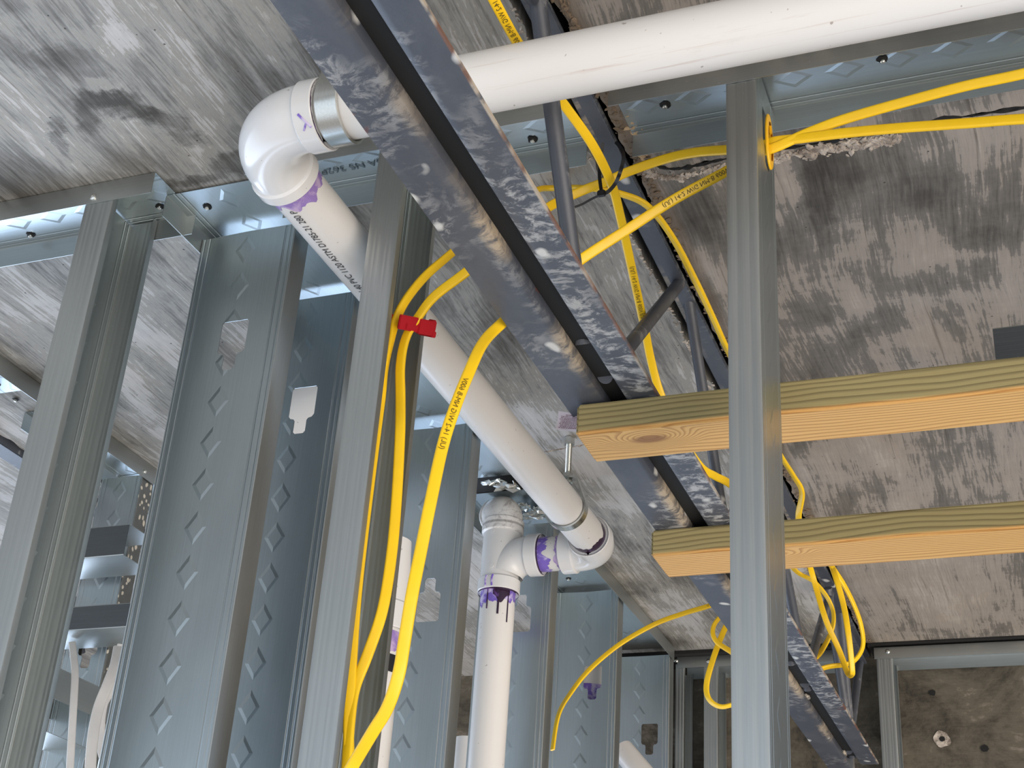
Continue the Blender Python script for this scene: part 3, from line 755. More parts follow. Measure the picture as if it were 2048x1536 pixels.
for row in range(10):
    v0 = .14 + row * .078; u = .10 + (.05 if row % 3 else 0)
    while u < .93:
        du = rnd.uniform(.03, .10)
        q = [a0.lerp(a1, uu).lerp(a3.lerp(a2, uu), vv) + Vector((0, .003 * math.sin(uu * 3 + 1) * math.sin(vv * 2.5) - .0006, 0)) for uu, vv in ((u, v0), (min(u + du, .95), v0), (min(u + du, .95), v0 + .035), (u, v0 + .035))]
        if not (row == 0 and u < .35): bm.faces.new([bm.verts.new(x) for x in q])
        u += du + rnd.choice((.012, .03))
o_ = pl(obj('printing', bm, M['tag_ink'], tg, smooth=False), 'rows of tiny dark red print'); o_.matrix_parent_inverse = Matrix.Translation(tg.location).inverted()

# ------------------------------------------------------------------ PVC drain pipes
R2 = .0300; RH = .0370; PX, PY0, PZ = -.712, .959, .882
def pipe_obj(name, label, pts, r, mat, seg=48):
    bm = bmesh.new(); tube(bm, pts, r, seg); return tag(obj(name, bm, mat), label, 'pipe')
def line(a, b, n=30): a, b = Vector(a), Vector(b); return [a.lerp(b, i / n) for i in range(n + 1)]
pu = pipe_obj('pvc_pipe', 'upper white PVC pipe running right from the elbow, passing behind the joist', line((PX + .045, PY0, PZ), (.75, PY0, PZ)), R2, M['pvc_scuffed'])
YE = 2.143
pl_ = pipe_obj('pvc_pipe', 'long white PVC pipe slanting down the middle, printed with black letters', line((PX, PY0 + .045, PZ), (PX, YE - .045, PZ)), R2, M['pvc'])
def elbow(label, c, d0, d1, R=.050, hub=.026, mat=None, name='pvc_elbow', hub1=None, br=.0345):
    """c = where both axes would meet; d0, d1 = unit directions of the two sockets"""
    c, d0, d1 = Vector(c), Vector(d0).normalized(), Vector(d1).normalized()
    t = thing(name, label, 'elbow', loc=c)
    pts = []; n = 18
    cen = c + (d0 + d1) * R
    for k in range(n + 1):
        a = k / n * math.pi / 2
        pts.append(cen - d1 * R * math.cos(a) - d0 * R * math.sin(a))
    pts = [c + d0 * (R + .012)] + pts + [c + d1 * (R + .012)]
    bm = bmesh.new(); tube(bm, pts, br, 48, cap=False)
    o = obj('body', bm, mat or M['fitting'], t); o.matrix_parent_inverse = Matrix.Translation(c).inverted()
    for d, hub in ((d0, hub), (d1, hub1 or hub)):
        s = c + d * (R + .002)
        bm = bmesh.new()
        tube(bm, [s, s + d * .001, s + d * .0025, s + d * (hub - .001), s + d * hub, s + d * hub, s + d * (hub - .01)], [.0332, .0358, RH, RH, RH - .0008, R2 + .0004, R2 + .0002], 48, cap=False)
        o = obj('socket', bm, mat or M['fitting'], t); o.matrix_parent_inverse = Matrix.Translation(c).inverted()
    return t
e1 = elbow('large glossy white elbow at upper left joining the upper pipe and the long pipe', (PX, PY0, PZ), (1, 0, 0), (0, 1, 0), R=.066, hub=.0225, hub1=.016, br=.034)
e2 = elbow('white elbow at the lower end of the long pipe beside the clevis hanger', (PX, YE, PZ), (0, -1, 0), (-1, 0, 0), R=.040, hub=.025, br=.0335)
def ring(par, name, mat, a, b, r=R2 + .0005, label=None, ragged=.0, seg=64, seed=0, c=None, ax='y'):
    """sleeve of primer brushed round a pipe, ragged on side b"""
    bm = bmesh.new(); A = []; B = []
    a, b = Vector(a), Vector(b); d = (b - a).normalized()
    u = Vector((0, 0, 1)) if abs(d.z) < .9 else Vector((1, 0, 0)); v = d.cross(u)
    rows = []
    for i in range(5):
        row = []
        for k in range(seg):
            th = 2 * math.pi * k / seg
            L = (b - a).length + ragged * (noise.noise(Vector((math.cos(th) * 2.2, math.sin(th) * 2.2, seed))) + .6 * noise.noise(Vector((math.cos(th) * 7, math.sin(th) * 7, seed + 4))))
            row.append(bm.verts.new(a + d * L * i / 4 + (u * math.cos(th) + v * math.sin(th)) * r))
        rows.append(row)
    for p, q in zip(rows, rows[1:]):
        for k in range(seg): bm.faces.new((p[k], p[(k + 1) % seg], q[(k + 1) % seg], q[k]))
    o = obj(name, bm, mat, par)
    if label: o['label'] = label
    if par.type == 'EMPTY': o.matrix_parent_inverse = Matrix.Translation(par.location).inverted()
    return o
ring(pl_, 'primer_stain', M['primer_lilac'], (PX, PY0 + .083, PZ), (PX, PY0 + .103, PZ), label='lilac primer stain by the big elbow', ragged=.009, seed=1)
ring(pl_, 'primer_stain', M['primer_dark'], (PX, YE - .0665, PZ), (PX, YE - .082, PZ), label='dark primer stain near the lower elbow', ragged=.008, seed=2)
ring(e2, 'primer_edge', M['primer_dark'], (PX, YE - .0665, PZ), (PX, YE - .0685, PZ), r=RH - .002, seed=3)
ring(e1, 'primer_edge', M['primer_dark'], (PX + .0895, PY0, PZ), (PX + .0915, PY0, PZ), r=RH - .0015, label='dark brown glue edge', ragged=.001)
# purple dribble on the socket of the big elbow
def dribble(par, pts, r, mat, label='purple primer drip'):
    bm = bmesh.new(); tube(bm, catmull([Vector(p) for p in pts], 5), r, 8)
    o = pl(obj('primer_drip', bm, mat, par), label)
    if par.type == 'EMPTY': o.matrix_parent_inverse = Matrix.Translation(par.location).inverted()
def oncyl_x(x, th, r): return Vector((x, PY0 + r * math.cos(th), PZ + r * math.sin(th)))
TH = math.radians(-137)
dribble(e1, [oncyl_x(PX + .088, TH + .25, RH), oncyl_x(PX + .083, TH + .05, RH), oncyl_x(PX + .077, TH - .15, RH)], .0013, M['primer'])
dribble(e1, [oncyl_x(PX + .084, TH + .1, RH), oncyl_x(PX + .079, TH + .3, RH)], .0011, M['primer'])

# clamp band of the clevis at the big elbow
def clevis(label, c, ax, drop=.078, top=H, rodoff=(0, 0, 0), wid=.022, rod_r=.005, rr=R2 + .002):
    c = Vector(c); t = thing('clevis_hanger', label, 'pipe hanger', loc=(c.x, c.y, top))
    inv = Matrix.Translation(t.location).inverted()
    ax = Vector(ax); side = Vector((0, 0, 1)).cross(ax)
    pts = []
    th0 = math.radians(20)
    hh = c.z + drop
    yk = Vector((c.x, c.y, hh))
    prof = [yk + side * .0, yk + side * .013, yk + side * .0165 + Vector((0, 0, -.004))]
    for k in range(25):
        th = th0 + (math.pi + 0 - 2 * 0) * 0 + k / 24 * (math.pi + 0) - 0
        a = math.radians(15) - k / 24 * math.radians(210)
        prof.append(c + side * rr * math.cos(a) + Vector((0, 0, rr * math.sin(a))))
    prof += [yk - side * .0165 + Vector((0, 0, -.004)), yk - side * .013, yk]
    bm = bmesh.new(); th_ = .0028; rows = []
    T = frame_path(prof)
    for p, tt in zip(prof, T):
        n = ax.cross(tt).normalized() if tt.length else side
        rows.append([bm.verts.new(p + ax * w_ / 2 * wid + n * m_) for w_, m_ in ((-1, 0), (-.96, th_), (.96, th_), (1, 0))])
    for a, b in zip(rows, rows[1:]):
        for k in range(4): bm.faces.new((a[k], a[(k + 1) % 4], b[(k + 1) % 4], b[k]))
    o = obj('yoke', bm, M['bright'], t); o.matrix_parent_inverse = inv
    ro = Vector(rodoff)
    bm = bmesh.new(); p0 = yk - Vector((0, 0, .018)); L = top - p0.z
    n = int(L / .00075)
    tube(bm, [p0 + Vector((0, 0, L * i / n)) for i in range(n + 1)], [rod_r * (1.0 if i % 2 else .88) for i in range(n + 1)], 14)
    o = obj('threaded_rod', bm, M['bright'], t); o.matrix_parent_inverse = inv
    for (z, h_, r_) in ((hh + .006, .008, .0085), (hh - .005, .007, .0085), (top - .008, .012, .009)):
        bm = bmesh.new(); tube(bm, [Vector((c.x, c.y, z - h_ / 2)), Vector((c.x, c.y, z + h_ / 2))], r_, 6); o = obj('nut', bm, M['bright'], t, smooth=False); o.matrix_parent_inverse = inv
    bm = bmesh.new(); tube(bm, [Vector((c.x, c.y, hh + .0008)), Vector((c.x, c.y, hh + .0022))], .011, 24); o = obj('washer', bm, M['bright'], t); o.matrix_parent_inverse = inv
    return t
clevis('shiny clevis band round the upper pipe, against the big elbow', (PX + .106, PY0, PZ), (1, 0, 0), wid=.024)
clevis('clevis hanger with threaded rod holding the lower end of the long pipe', (PX, 1.962, PZ), (0, 1, 0), drop=.052, wid=.015)

# short pipe and sanitary tee
XT = -.894
sp_ = pipe_obj('pvc_pipe', 'short horizontal white PVC pipe stained purple, between the tee and lower elbow', line((PX - .045, YE, PZ), (XT + .05, YE, PZ), 8), R2, M['pvc'])
ring(sp_, 'primer_stain', M['primer'], (XT + .075, YE, PZ), (XT + .093, YE, PZ), label='bright purple primer stain', ragged=.012, seed=7)
ring(sp_, 'primer_stain', M['primer_lilac'], (PX - .066, YE, PZ), (PX - .073, YE, PZ), label='faint lilac primer stain', ragged=.006, seed=9)
te = thing('pvc_tee', 'white PVC sanitary tee on top of the vertical pipe, with swept side branch', 'pipe fitting', loc=(XT, YE, PZ))
inv = Matrix.Translation(te.location).inverted()
bm = bmesh.new(); tube(bm, [(XT, YE, PZ + .055), (XT, YE, PZ - .055)], .0335, 48, cap=False)
o_ = obj('run', bm, M['fitting'], te); o_.matrix_parent_inverse = inv
bm = bmesh.new(); Rb = .040; pts = [Vector((XT + .056, YE, PZ))]
for k in range(15):
    a = k / 14 * math.radians(80); pts.append(Vector((XT + .048 - Rb * math.sin(a), YE, PZ - Rb + Rb * math.cos(a))))
tube(bm, pts, .0332, 48, cap=False); o_ = obj('branch', bm, M['fitting'], te); o_.matrix_parent_inverse = inv
for (s, d) in (((XT + .052, YE, PZ), (1, 0, 0)), ((XT, YE, PZ + .042), (0, 0, 1)), ((XT, YE, PZ - .042), (0, 0, -1))):
    s, d = Vector(s), Vector(d); bm = bmesh.new()
    tube(bm, [s, s + d * .001, s + d * .0025, s + d * .023, s + d * .024, s + d * .024, s + d * .015], [.0332, .036, RH, RH, RH - .0008, R2 + .0004, R2], 48, cap=False)
    o_ = obj('socket', bm, M['dirtyfit'] if d.z > 0 else M['fitting'], te); o_.matrix_parent_inverse = inv
for (px, py) in ((985, 1060), (983, 1130), (1031, 1098)):
    q = P(px, py, 'y', YE - .0345); n_ = (Vector((q.x, q.y, q.z)) - Vector((XT, YE, q.z))).normalized()
    q = Vector((XT, YE, q.z)) + n_ * .0334
    bm = bmesh.new(); tube(bm, [q, q + n_ * .0010], .0042, 18); o_ = obj('moulded_disc', bm, M['fitting'], te); o_.matrix_parent_inverse = inv
ring(te, 'primer_edge', M['primer_dark'], (XT + .0765, YE, PZ), (XT + .079, YE, PZ), r=RH - .002)
ring(te, 'primer_edge', M['primer_dark'], (XT, YE, PZ - .0665), (XT, YE, PZ - .069), r=RH - .0015)
for x0 in (-.010, .002):
    dribble(te, [Vector((XT + x0, YE - math.sqrt(RH * RH - x0 * x0) - .0003, PZ - .064)), Vector((XT + x0 - .001, YE - math.sqrt(RH * RH - x0 * x0) - .0003, PZ - .052)), Vector((XT + x0 + .001, YE - math.sqrt(RH * RH - x0 * x0) - .0003, PZ - .044))], .0016, M['primer'])
vp = pipe_obj('pvc_pipe', 'vertical white PVC pipe with purple primer drips, dropping from the tee', line((XT, YE, PZ - .05), (XT, YE, -.75)), R2, M['pvc'])
ring(vp, 'primer_stain', M['primer'], (XT, YE, PZ - .066), (XT, YE, PZ - .088), label='purple primer band under the tee', ragged=.022, seed=5)
for k, (th, l) in enumerate(((-66, .046), (-33, .058), (-104, .036))):
    a = math.radians(th); rr_ = R2 + .0006
    dribble(vp, [Vector((XT + rr_ * math.cos(a), YE + rr_ * math.sin(a), PZ - .066)), Vector((XT + rr_ * math.cos(a), YE + rr_ * math.sin(a), PZ - .066 - l * .6)), Vector((XT + rr_ * math.cos(a), YE + rr_ * math.sin(a), PZ - .066 - l))], .0012 if k else .0018, M['primer_dark'], 'dark primer drip')
bm = bmesh.new(); n = 14; a0_, a1_ = math.radians(-85), math.radians(-28); vs0 = []; vs1 = []
for k in range(n + 1):
    a = a0_ + (a1_ - a0_) * k / n; rr_ = R2 + .0009; h_ = .010 + .016 * math.exp(-((k / n - .45) ** 2) * 14)
    vs0.append(bm.verts.new((XT + rr_ * math.cos(a), YE + rr_ * math.sin(a), PZ - .066))); vs1.append(bm.verts.new((XT + rr_ * math.cos(a), YE + rr_ * math.sin(a), PZ - .066 - h_)))
for k in range(n): bm.faces.new((vs0[k], vs0[k + 1], vs1[k + 1], vs1[k]))
pl(obj('primer_stain', bm, M['primer_dark'], vp), 'dark brown glue run')
# dirty elbow above the tee
e3 = elbow('grubby white elbow above the tee, half up in the slab opening', (XT, YE, PZ + .088), (0, 0, -1), (-.6, .8, 0), R=.026, hub=.008, mat=M['dirtyfit'])
# pipe behind the cable stud
XQ, YQ = -.862, 1.66
vq = pipe_obj('pvc_pipe', 'vertical white PVC pipe half hidden behind the cable stud', line((XQ, YQ, .62), (XQ, YQ, -.75)), R2, M['pvc'])
ring(vq, 'primer_stain', M['primer_lilac'], (XQ, YQ, .585), (XQ, YQ, .555), label='lilac primer stain', ragged=.01, seed=12)
ring(vq, 'pipe_strap', M['tie'], (XQ, YQ, .552), (XQ, YQ, .528), r=R2 + .001, label='dark band')
cq = thing('pvc_coupling', 'white coupling on the pipe half hidden behind the cable stud', 'pipe fitting', loc=(XQ, YQ, .62))
inv = Matrix.Translation(cq.location).inverted(); bm = bmesh.new()
tube(bm, [(XQ, YQ, z) for z in (.588, .589, .625, .628, .66, .72)], [RH - .001, RH, RH, .034, .0335, .030], 40, cap=False)
o_ = obj('body', bm, M['fitting'], cq); o_.matrix_parent_inverse = inv
# pipe behind the crossed stud
kk = P(1180, 1374, 'y', 2.72)
v2 = pipe_obj('pvc_pipe', 'white PVC pipe seen through the opening of the crossed wide stud', line((kk.x, 2.72, kk.z + .14), (kk.x, 2.72, -.75)), .042, M['pvc'])
ring(v2, 'primer_stain', M['primer'], (kk.x, 2.72, kk.z - .004), (kk.x, 2.72, kk.z - .05), r=.0426, ragged=.01, seed=21)
kk2 = P(1245, 1500, 'y', 2.84); kk3 = P(1330, 1600, 'y', 2.80)
pipe_obj('pvc_pipe', 'slanting white pipe at the bottom edge, in front of the last wide stud', line(kk2, kk3, 4), .024, M['pvc'])
kk4 = P(936, 1478, 'y', 2.50)
pipe_obj('pvc_pipe', 'stub of white pipe at the bottom edge, left of the vertical white pipe', line(kk4, kk4 - Vector((0, 0, 1.1)), 4), .026, M['pvc'])
# cream pipe seen through the keyhole of the second wide stud
kc = P(608, 818, 'y', 1.66)
bm = bmesh.new(); tube(bm, line(kc + Vector((-.16, .0, -.05)), kc + Vector((.07, .0, .01)), 6), .057, 40)
tag(obj('pvc_pipe', bm, M['pvc']), 'cream pipe seen only through the keyhole of the second wide stud', 'pipe')

# ------------------------------------------------------------------ lettering
def put_text(txt, size, fmap, mat, par, name='lettering', label=None):
    bm = text_bm(txt, size)
    for v in bm.verts: v.co = fmap(v.co.x, v.co.y)
    o = obj(name, bm, mat, par, smooth=False)
    if label: o['label'] = label
    if par and par.type == 'EMPTY': o.matrix_parent_inverse = par.matrix_world.inverted()
    return o
def pipe_y_map(y_start, th0, r=R2 + .0006, k=1.0):
    def f(x, y):
        th = th0 - y / r
        return Vector((PX + r * math.cos(th), y_start - x * k, PZ + r * math.sin(th)))
    return f
put_text('2" SCH 40 PVC 1120 ASTM D1785-21 280 P', .0118, pipe_y_map(1.262, math.radians(-84), k=.92), M['ink'], pl_, label='black printed pipe lettering')
put_text('ZA', .016, pipe_y_map(1.535, math.radians(-92)), M['ink'], pl_)
def track_map(x_start, y0, z=ZT - .0012):
    def f(x, y): return Vector((x_start - x, y0 + y * 1.0, z))
    return f
_q = P(792, 322, 'z', ZT)
o_ = put_text('NBA NS 362P', .0135, lambda x, y: Vector((_q.x - x * 1.25, 1.190 + y, ZT - .0014)), M['grey_ink'], t2, label='grey stamped lettering')
o_ = put_text('362', .010, lambda x, y: Vector((-.868 + x, 1.79 - y, ZT - .0014)), M['grey_ink'], ty)

# ------------------------------------------------------------------ cables
def cable(name, label, ctrl, w=.0105, h=.0048, mat=None, group=None, prints=(), n=8, cat='cable'):
    """ctrl: (px, py, axis, value, roll degrees)"""
    pts = [P(c[0], c[1], c[2], c[3]) if not isinstance(c[0], Vector) else c[0] for c in ctrl]
    rolls = [Vector((c[4] if len(c) > 4 else 0, 0, 0)) for c in ctrl]
    S = catmull(pts, n); RL = [math.radians(v.x) for v in catmull(rolls, n)]; T = frame_path(S)
    bm = bmesh.new(); rows = []; fr = []
    seg = 16
    for p, t, rl in zip(S, T, RL):
        N = (-p).normalized(); N = (N - t * N.dot(t)).normalized(); B = t.cross(N)
        Nr = N * math.cos(rl) + B * math.sin(rl); Br = t.cross(Nr); fr.append((Nr, Br)); row = []
        for k in range(seg):
            a = 2 * math.pi * k / seg; ca, sa = math.cos(a), math.sin(a)
            x = w / 2 * math.copysign(abs(ca) ** .55, ca); y = h / 2 * math.copysign(abs(sa) ** .8, sa)
            if abs(ca) < .2: y *= .80
            row.append(bm.verts.new(p + Br * x + Nr * y))
        rows.append(row)
    for a, b in zip(rows, rows[1:]):
        for k in range(seg): bm.faces.new((a[k], a[(k + 1) % seg], b[(k + 1) % seg], b[k]))
    bm.faces.new(rows[0][::-1]); bm.faces.new(rows[-1])
    o = tag(obj(name, bm, mat or M['cable']), label, cat, group or ('yellow cables strung through the framing' if not mat else 'white cables at lower left'))
    cum = [0.0]
    for a, b in zip(S, S[1:]): cum.append(cum[-1] + (b - a).length)
    for (i0, txt, size, flip) in prints:
        s0 = cum[int(i0 * n)]
        def f(x, y):
            s = s0 + (x if not flip else -x); k = 0
            while k < len(cum) - 2 and cum[k + 1] < s: k += 1
            u = (s - cum[k]) / max(1e-9, cum[k + 1] - cum[k]); u = max(0, min(1, u)); Nn, Bb = fr[k]
            yy = (y - size * .35) * (-1 if flip else 1)
            return S[k].lerp(S[k + 1], u) + Bb * (-yy) * -1 + Nn * (h / 2 + .0004)
        put_text(txt, size, f, M['cable_ink'], o, 'lettering', 'small dark print on the jacket')
    return o
NM = '(UL) 14-2 W/G NM-B 600V'
cable('electrical_cable', 'broad flat yellow cable from the top edge past the black tie to the timber', [
    (950, -70, 'z', .945), (985, -5, 'z', .945), (1035, 85, 'z', .945), (1082, 150, 'z', .945), (1130, 212, 'z', .945), (1185, 290, 'z', .94, -5), (1222, 365, 'z', .94), (1240, 430, 'z', .93),
    (1262, 530, 'z', .91), (1288, 650, 'z', .89), (1302, 720, 'z', .87), (1322, 790, 'z', .84), (1360, 870, 'z', .80), (1400, 932, 'z', .775), (1430, 952, 'z', .775), (1460, 968, 'z', .78),
    (1510, 1010, 'z', .80), (1550, 1080, 'z', .83), (1590, 1140, 'y', 2.42, 50), (1630, 1165, 'y', 2.5, 50), (1660, 1205, 'y', 2.55, 55), (1667, 1245, 'y', 2.55, 55), (1650, 1290, 'y', 2.55, 40), (1622, 1322, 'y', 2.5, 20),
    (1560, 1345, 'y', 2.48), (1500, 1325, 'y', 2.45), (1460, 1302, 'y', 2.42, 30), (1432, 1282, 'y', 2.40, 45), (1426, 1258, 'y', 2.40, 50), (1440, 1234, 'y', 2.42, 50), (1475, 1205, 'y', 2.5)],
    prints=[(.8, NM, .0075, False), (8.1, NM + ' (UL) 14-2', .0072, False)])
cable('electrical_cable', 'thin yellow cable curving right of the joist top, behind the nearest stud', [
    (700, 1600, 'y', 1.165), (697, 1450, 'y', 1.165), (703, 1330, 'y', 1.165), (712, 1200, 'y', 1.165), (725, 1080, 'y', 1.165), (740, 960, 'y', 1.17), (757, 830, 'y', 1.175), (770, 740, 'y', 1.175, 70), (784, 672, 'y', 1.175, 60), (792, 640, 'y', 1.175, 30), (812, 600, 'y', 1.178, 30), (850, 553, 'y', 1.19, 30), (900, 509, 'y', 1.21, 40),
    (980, 440, 'y', 1.24, 60), (1065, 384, 'y', 1.27, 70), (1110, 376, 'y', 1.29, 70), (1185, 377, 'z', .965, 70), (1240, 387, 'z', .965, 65), (1295, 412, 'z', .965, 60), (1345, 475, 'z', .965, 60), (1390, 560, 'z', .965, 55), (1428, 640, 'z', .96, 60), (1455, 700, 'z', .955, 60),
    (1510, 810, 'z', .95, 60), (1558, 905, 'z', .95, 60), (1586, 950, 'z', .95, 60), (1604, 985, 'z', .94, 50), (1597, 1035, 'z', .92, 10), (1606, 1090, 'z', .915, 10),
    (1622, 1140, 'y', 2.45, 0), (1650, 1235, 'y', 2.47), (1678, 1300, 'y', 2.5, 0), (1695, 1345, 'y', 2.5, 10), (1703, 1349, 'y', 2.485, 20), (1704, 1335, 'y', 2.47, 20), (1697, 1270, 'y', 2.45, 10), (1687, 1210, 'y', 2.45, 0), (1670, 1150, 'y', 2.45, 20), (1655, 1110, 'y', 2.5)],
    w=.0105, h=.0058, n=9)
cable('electrical_cable', 'yellow cable from the bushing crossing under the tie and down through the red clip', [
    (2140, 120, 'y', 1.19), (2048, 147, 'y', 1.19, 10), (1940, 170, 'y', 1.19, 10), (1850, 193, 'y', 1.19, 15), (1700, 235, 'y', 1.19, 15), (1620, 264, 'y', 1.19, 20), (1538, 299, 'y', 1.19, 20), (1500, 297, 'y', 1.195, 20), (1450, 300, 'y', 1.205, 20), (1390, 305, 'y', 1.22, 20), (1330, 318, 'y', 1.24, 15), (1260, 342, 'y', 1.25, 10), (1215, 362, 'y', 1.25), (1170, 379, 'y', 1.25), (1120, 402, 'y', 1.24), (1085, 423, 'y', 1.225),
    (1000, 490, 'y', 1.20), (930, 546, 'y', 1.19, 20), (870, 592, 'y', 1.185, 30), (838, 632, 'y', 1.185, 40), (812, 675, 'y', 1.185, 40), (801, 730, 'y', 1.185, 30), (801, 800, 'y', 1.185, 20), (800, 870, 'y', 1.18, 10), (793, 1000, 'y', 1.178), (783, 1110, 'y', 1.175), (765, 1220, 'y', 1.172), (735, 1310, 'y', 1.17, 10), (710, 1375, 'y', 1.168, 20), (700, 1440, 'y', 1.165, 30), (693, 1545, 'y', 1.162, 30), (690, 1620, 'y', 1.16)],
    w=.0110, h=.0056)
cable('electrical_cable', 'yellow cable from the bushing slanting down-left behind the joist, hanging free of the studs', [
    (2140, 238, 'y', 1.19), (2048, 238, 'y', 1.19, 30), (1940, 246, 'y', 1.19, 30), (1800, 256, 'y', 1.19, 30), (1700, 265, 'y', 1.19, 30), (1600, 277, 'y', 1.19, 30), (1538, 286, 'y', 1.19, 30), (1500, 312, 'y', 1.195, 20), (1450, 344, 'y', 1.195, 10), (1350, 398, 'y', 1.19), (1250, 462, 'y', 1.18), (1165, 517, 'y', 1.17), (1080, 580, 'y', 1.15), (1000, 650, 'y', 1.11, 10), (965, 688, 'y', 1.08, 15), (938, 745, 'y', 1.06, 5), (910, 815, 'y', 1.05), (886, 890, 'y', 1.045), (862, 1000, 'y', 1.04), (842, 1100, 'y', 1.04), (824, 1190, 'y', 1.04), (810, 1275, 'y', 1.045), (797, 1350, 'y', 1.05), (775, 1415, 'y', 1.06), (745, 1465, 'y', 1.07), (705, 1532, 'y', 1.09), (660, 1610, 'y', 1.10)],
    w=.0112, h=.0058, prints=[(9.3, NM, .0070, True), (17.2, NM, .0070, True)])
cable('electrical_cable', 'thin yellow arc of cable from the joist over the crossed wide stud', [
    (1470, 1190, 'y', 2.52, 20), (1420, 1211, 'y', 2.5, 20), (1370, 1226, 'y', 2.5, 20), (1310, 1248, 'y', 2.5, 20), (1240, 1288, 'y', 2.48, 25), (1180, 1338, 'y', 2.45, 30), (1142, 1385, 'y', 2.42, 40), (1117, 1430, 'y', 2.38, 50), (1105, 1500, 'y', 2.36, 50)],
    w=.0095, h=.0050, prints=[(1.2, NM, .0065, True)])
cable('electrical_cable', 'yellow cable loop hanging left of the nearest stud at lower right', [
    (1500, 1190, 'y', 2.5), (1460, 1240, 'y', 2.45, 0), (1442, 1275, 'y', 2.43, 0), (1424, 1325, 'y', 2.42, 10), (1413, 1370, 'y', 2.42, 20), (1418, 1398, 'y', 2.42, 40), (1440, 1413, 'y', 2.42, 55), (1470, 1408, 'y', 2.42, 60), (1530, 1390, 'y', 2.44, 50), (1580, 1360, 'y', 2.46, 50), (1650, 1335, 'y', 2.5, 50), (1690, 1329, 'y', 2.52, 55), (1712, 1318, 'y', 2.53, 60), (1726, 1290, 'y', 2.54, 60), (1722, 1250, 'y', 2.53, 60), (1708, 1210, 'y', 2.5, 60), (1688, 1170, 'y', 2.48, 50), (1665, 1135, 'y', 2.46, 40), (1640, 1100, 'y', 2.48)],
    w=.0105, h=.0058)
for i, (lab, pts) in enumerate([
    ('straight white cable hanging in the gap between the two left studs', [(144, 1286, 'y', 1.82), (147, 1310, 'y', 1.80), (150, 1350, 'y', 1.78), (146, 1430, 'y', 1.76), (140, 1540, 'y', 1.75), (138, 1620, 'y', 1.75)]),
    ('white cable curving along the left edge of the nearest wide stud', [(237, 1295, 'y', 1.77), (230, 1330, 'y', 1.74), (215, 1370, 'y', 1.72), (196, 1420, 'y', 1.71), (184, 1490, 'y', 1.70), (178, 1600, 'y', 1.70)]),
    ('second white cable curling behind the nearest wide stud', [(245, 1290, 'y', 1.80), (225, 1370, 'y', 1.79), (205, 1410, 'y', 1.78), (200, 1470, 'y', 1.78), (215, 1540, 'y', 1.78)])]):
    cable('electrical_cable', lab, pts, w=.0115 if i == 0 else .016, h=.006, mat=M['whitecable'])

# red clip on the cable stud
c0 = P(776, 638, 'y', 1.170); c1 = P(850, 652, 'y', 1.215)
cl = thing('cable_clip', 'red plastic clip holding the cables on the stud', 'clip', loc=c0)
inv = Matrix.Translation(c0).inverted(); d = (c1 - c0); L = d.length; d.normalize()
nrm = (-c0).normalized(); nrm = (nrm - d * nrm.dot(d)).normalized(); upv = d.cross(nrm); upv = upv if upv.z > 0 else -upv
rm = Matrix((d, nrm, upv)).transposed().to_4x4(); rm.translation = c0 + nrm * .019
def clipbox(name, lo, hi, bev=.0008):
    bm = bmesh.new(); box(bm, lo, hi, bev); bm.transform(rm); o = obj(name, bm, M['red'], cl, smooth=False); o.matrix_parent_inverse = inv
clipbox('bar', (0, -.001, -.0085), (L * .55, .0025, .0075)); clipbox('jaw', (L * .50, -.001, -.0095), (L * .94, .0045, .0070)); clipbox('back_bar', (0, -.020, -.006), (L, -.017, .006))
clipbox('end_tab', (L * .86, -.02, -.011), (L * .98, .005, -.004)); clipbox('hook', (L * .95, -.012, -.0055), (L * 1.06, -.004, .0085)); clipbox('end_post', (L * .97, -.02, -.006), (L * 1.02, .0, .007))
clipbox('latch', (L * .17, .002, -.0075), (L * .21, .004, -.0005))

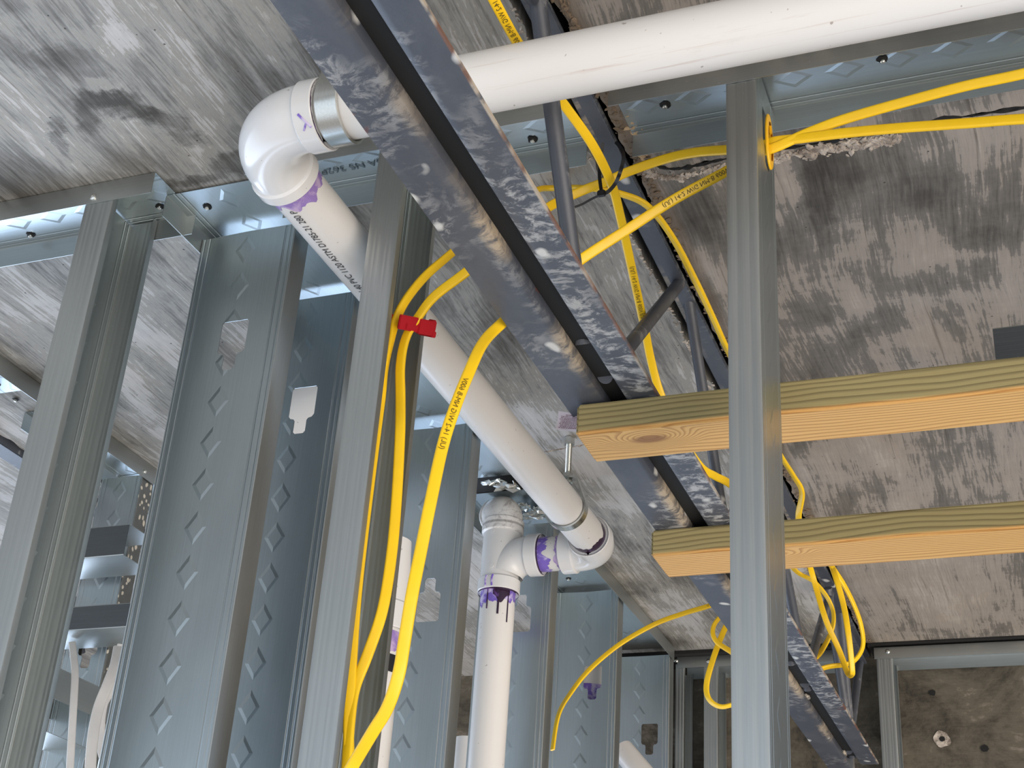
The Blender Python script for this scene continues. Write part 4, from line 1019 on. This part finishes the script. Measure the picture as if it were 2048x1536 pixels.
# yellow bushing in the nearest stud
bc = Vector((-.2275, 1.192, .9365))
bu = thing('cable_bushing', 'yellow plastic bushing set in the nearest stud with two cables through it', 'bushing', loc=bc); inv = Matrix.Translation(bc).inverted()
bm = bmesh.new(); prof = [(.012, 0), (.015, 0), (.0168, .0008), (.017, .002), (.0165, .003), (.013, .0034), (.012, .0034)]
rows = []
for k in range(48):
    a = 2 * math.pi * k / 48; rows.append([bm.verts.new(bc + Vector((h_, r_ * math.cos(a) * 1.0, r_ * math.sin(a) * 2.05))) for r_, h_ in prof])
for k in range(48):
    a, b = rows[k], rows[(k + 1) % 48]
    for j in range(len(prof) - 1): bm.faces.new((a[j], a[j + 1], b[j + 1], b[j]))
o_ = obj('rim', bm, M['bushing'], bu); o_.matrix_parent_inverse = inv
bm = bmesh.new()
for k in range(24):
    a, b_2 = 2 * math.pi * k / 24, 2 * math.pi * (k + 1) / 24
    q = [bc + Vector((.001, .0125 * math.cos(t_), .0255 * math.sin(t_))) for t_ in (a, b_2)]
    if abs(math.sin(a + .13)) > .35: bm.faces.new([bm.verts.new(x) for x in (q[0], q[1], bc + Vector((.001, .3 * (q[1].y - bc.y), q[1].z - bc.z)), bc + Vector((.001, .3 * (q[0].y - bc.y), q[0].z - bc.z)))])
o_ = obj('membrane', bm, M['bushing'], bu, thick=.001); o_.matrix_parent_inverse = inv
bm = bmesh.new(); box(bm, bc + Vector((.002, -.002, .010)), bc + Vector((.0045, .002, .020)), .0006); o_ = obj('finger', bm, M['bushing'], bu, smooth=False); o_.matrix_parent_inverse = inv

# black cable tie round the joist top and the cables
tie = thing('cable_tie', 'black cable tie strapping the yellow cables to the joist top', 'cable tie', loc=P(1240, 300, 'z', .98)); inv = Matrix.Translation(tie.location).inverted()
def strap(name, ctrl, w_, mat=M['tie']):
    pts = catmull([P(*c) for c in ctrl], 8); T = frame_path(pts); bm = bmesh.new(); rows = []
    for p, t in zip(pts, T):
        N = (-p).normalized(); N = (N - t * N.dot(t)).normalized(); B = t.cross(N)
        rows.append([bm.verts.new(p + B * x + N * y) for x, y in ((-w_ / 2, -.0006), (w_ / 2, -.0006), (w_ / 2, .0006), (-w_ / 2, .0006))])
    for a, b in zip(rows, rows[1:]):
        for k in range(4): bm.faces.new((a[k], a[(k + 1) % 4], b[(k + 1) % 4], b[k]))
    bm.faces.new(rows[0][::-1]); bm.faces.new(rows[-1]); o = obj(name, bm, mat, tie); o.matrix_parent_inverse = inv
strap('strap', [(1232, 284, 'z', .995), (1244, 300, 'z', .975), (1247, 318, 'z', .955), (1240, 345, 'z', .935), (1230, 368, 'z', .93), (1215, 384, 'z', .925), (1203, 386, 'z', .928)], .0042)
strap('strap', [(1203, 384, 'z', .935), (1199, 350, 'z', .96), (1202, 315, 'z', .985), (1206, 285, 'z', 1.0)], .0040)
strap('tail', [(1205, 388, 'z', .927), (1185, 397, 'z', .925), (1165, 408, 'z', .925), (1150, 414, 'z', .927)], .0026)
bm = bmesh.new(); c = P(1203, 387, 'z', .926); box(bm, c - Vector((.0045, .003, .0035)), c + Vector((.0045, .003, .0035)), .001); o_ = obj('head', bm, M['tie'], tie, smooth=False); o_.matrix_parent_inverse = inv
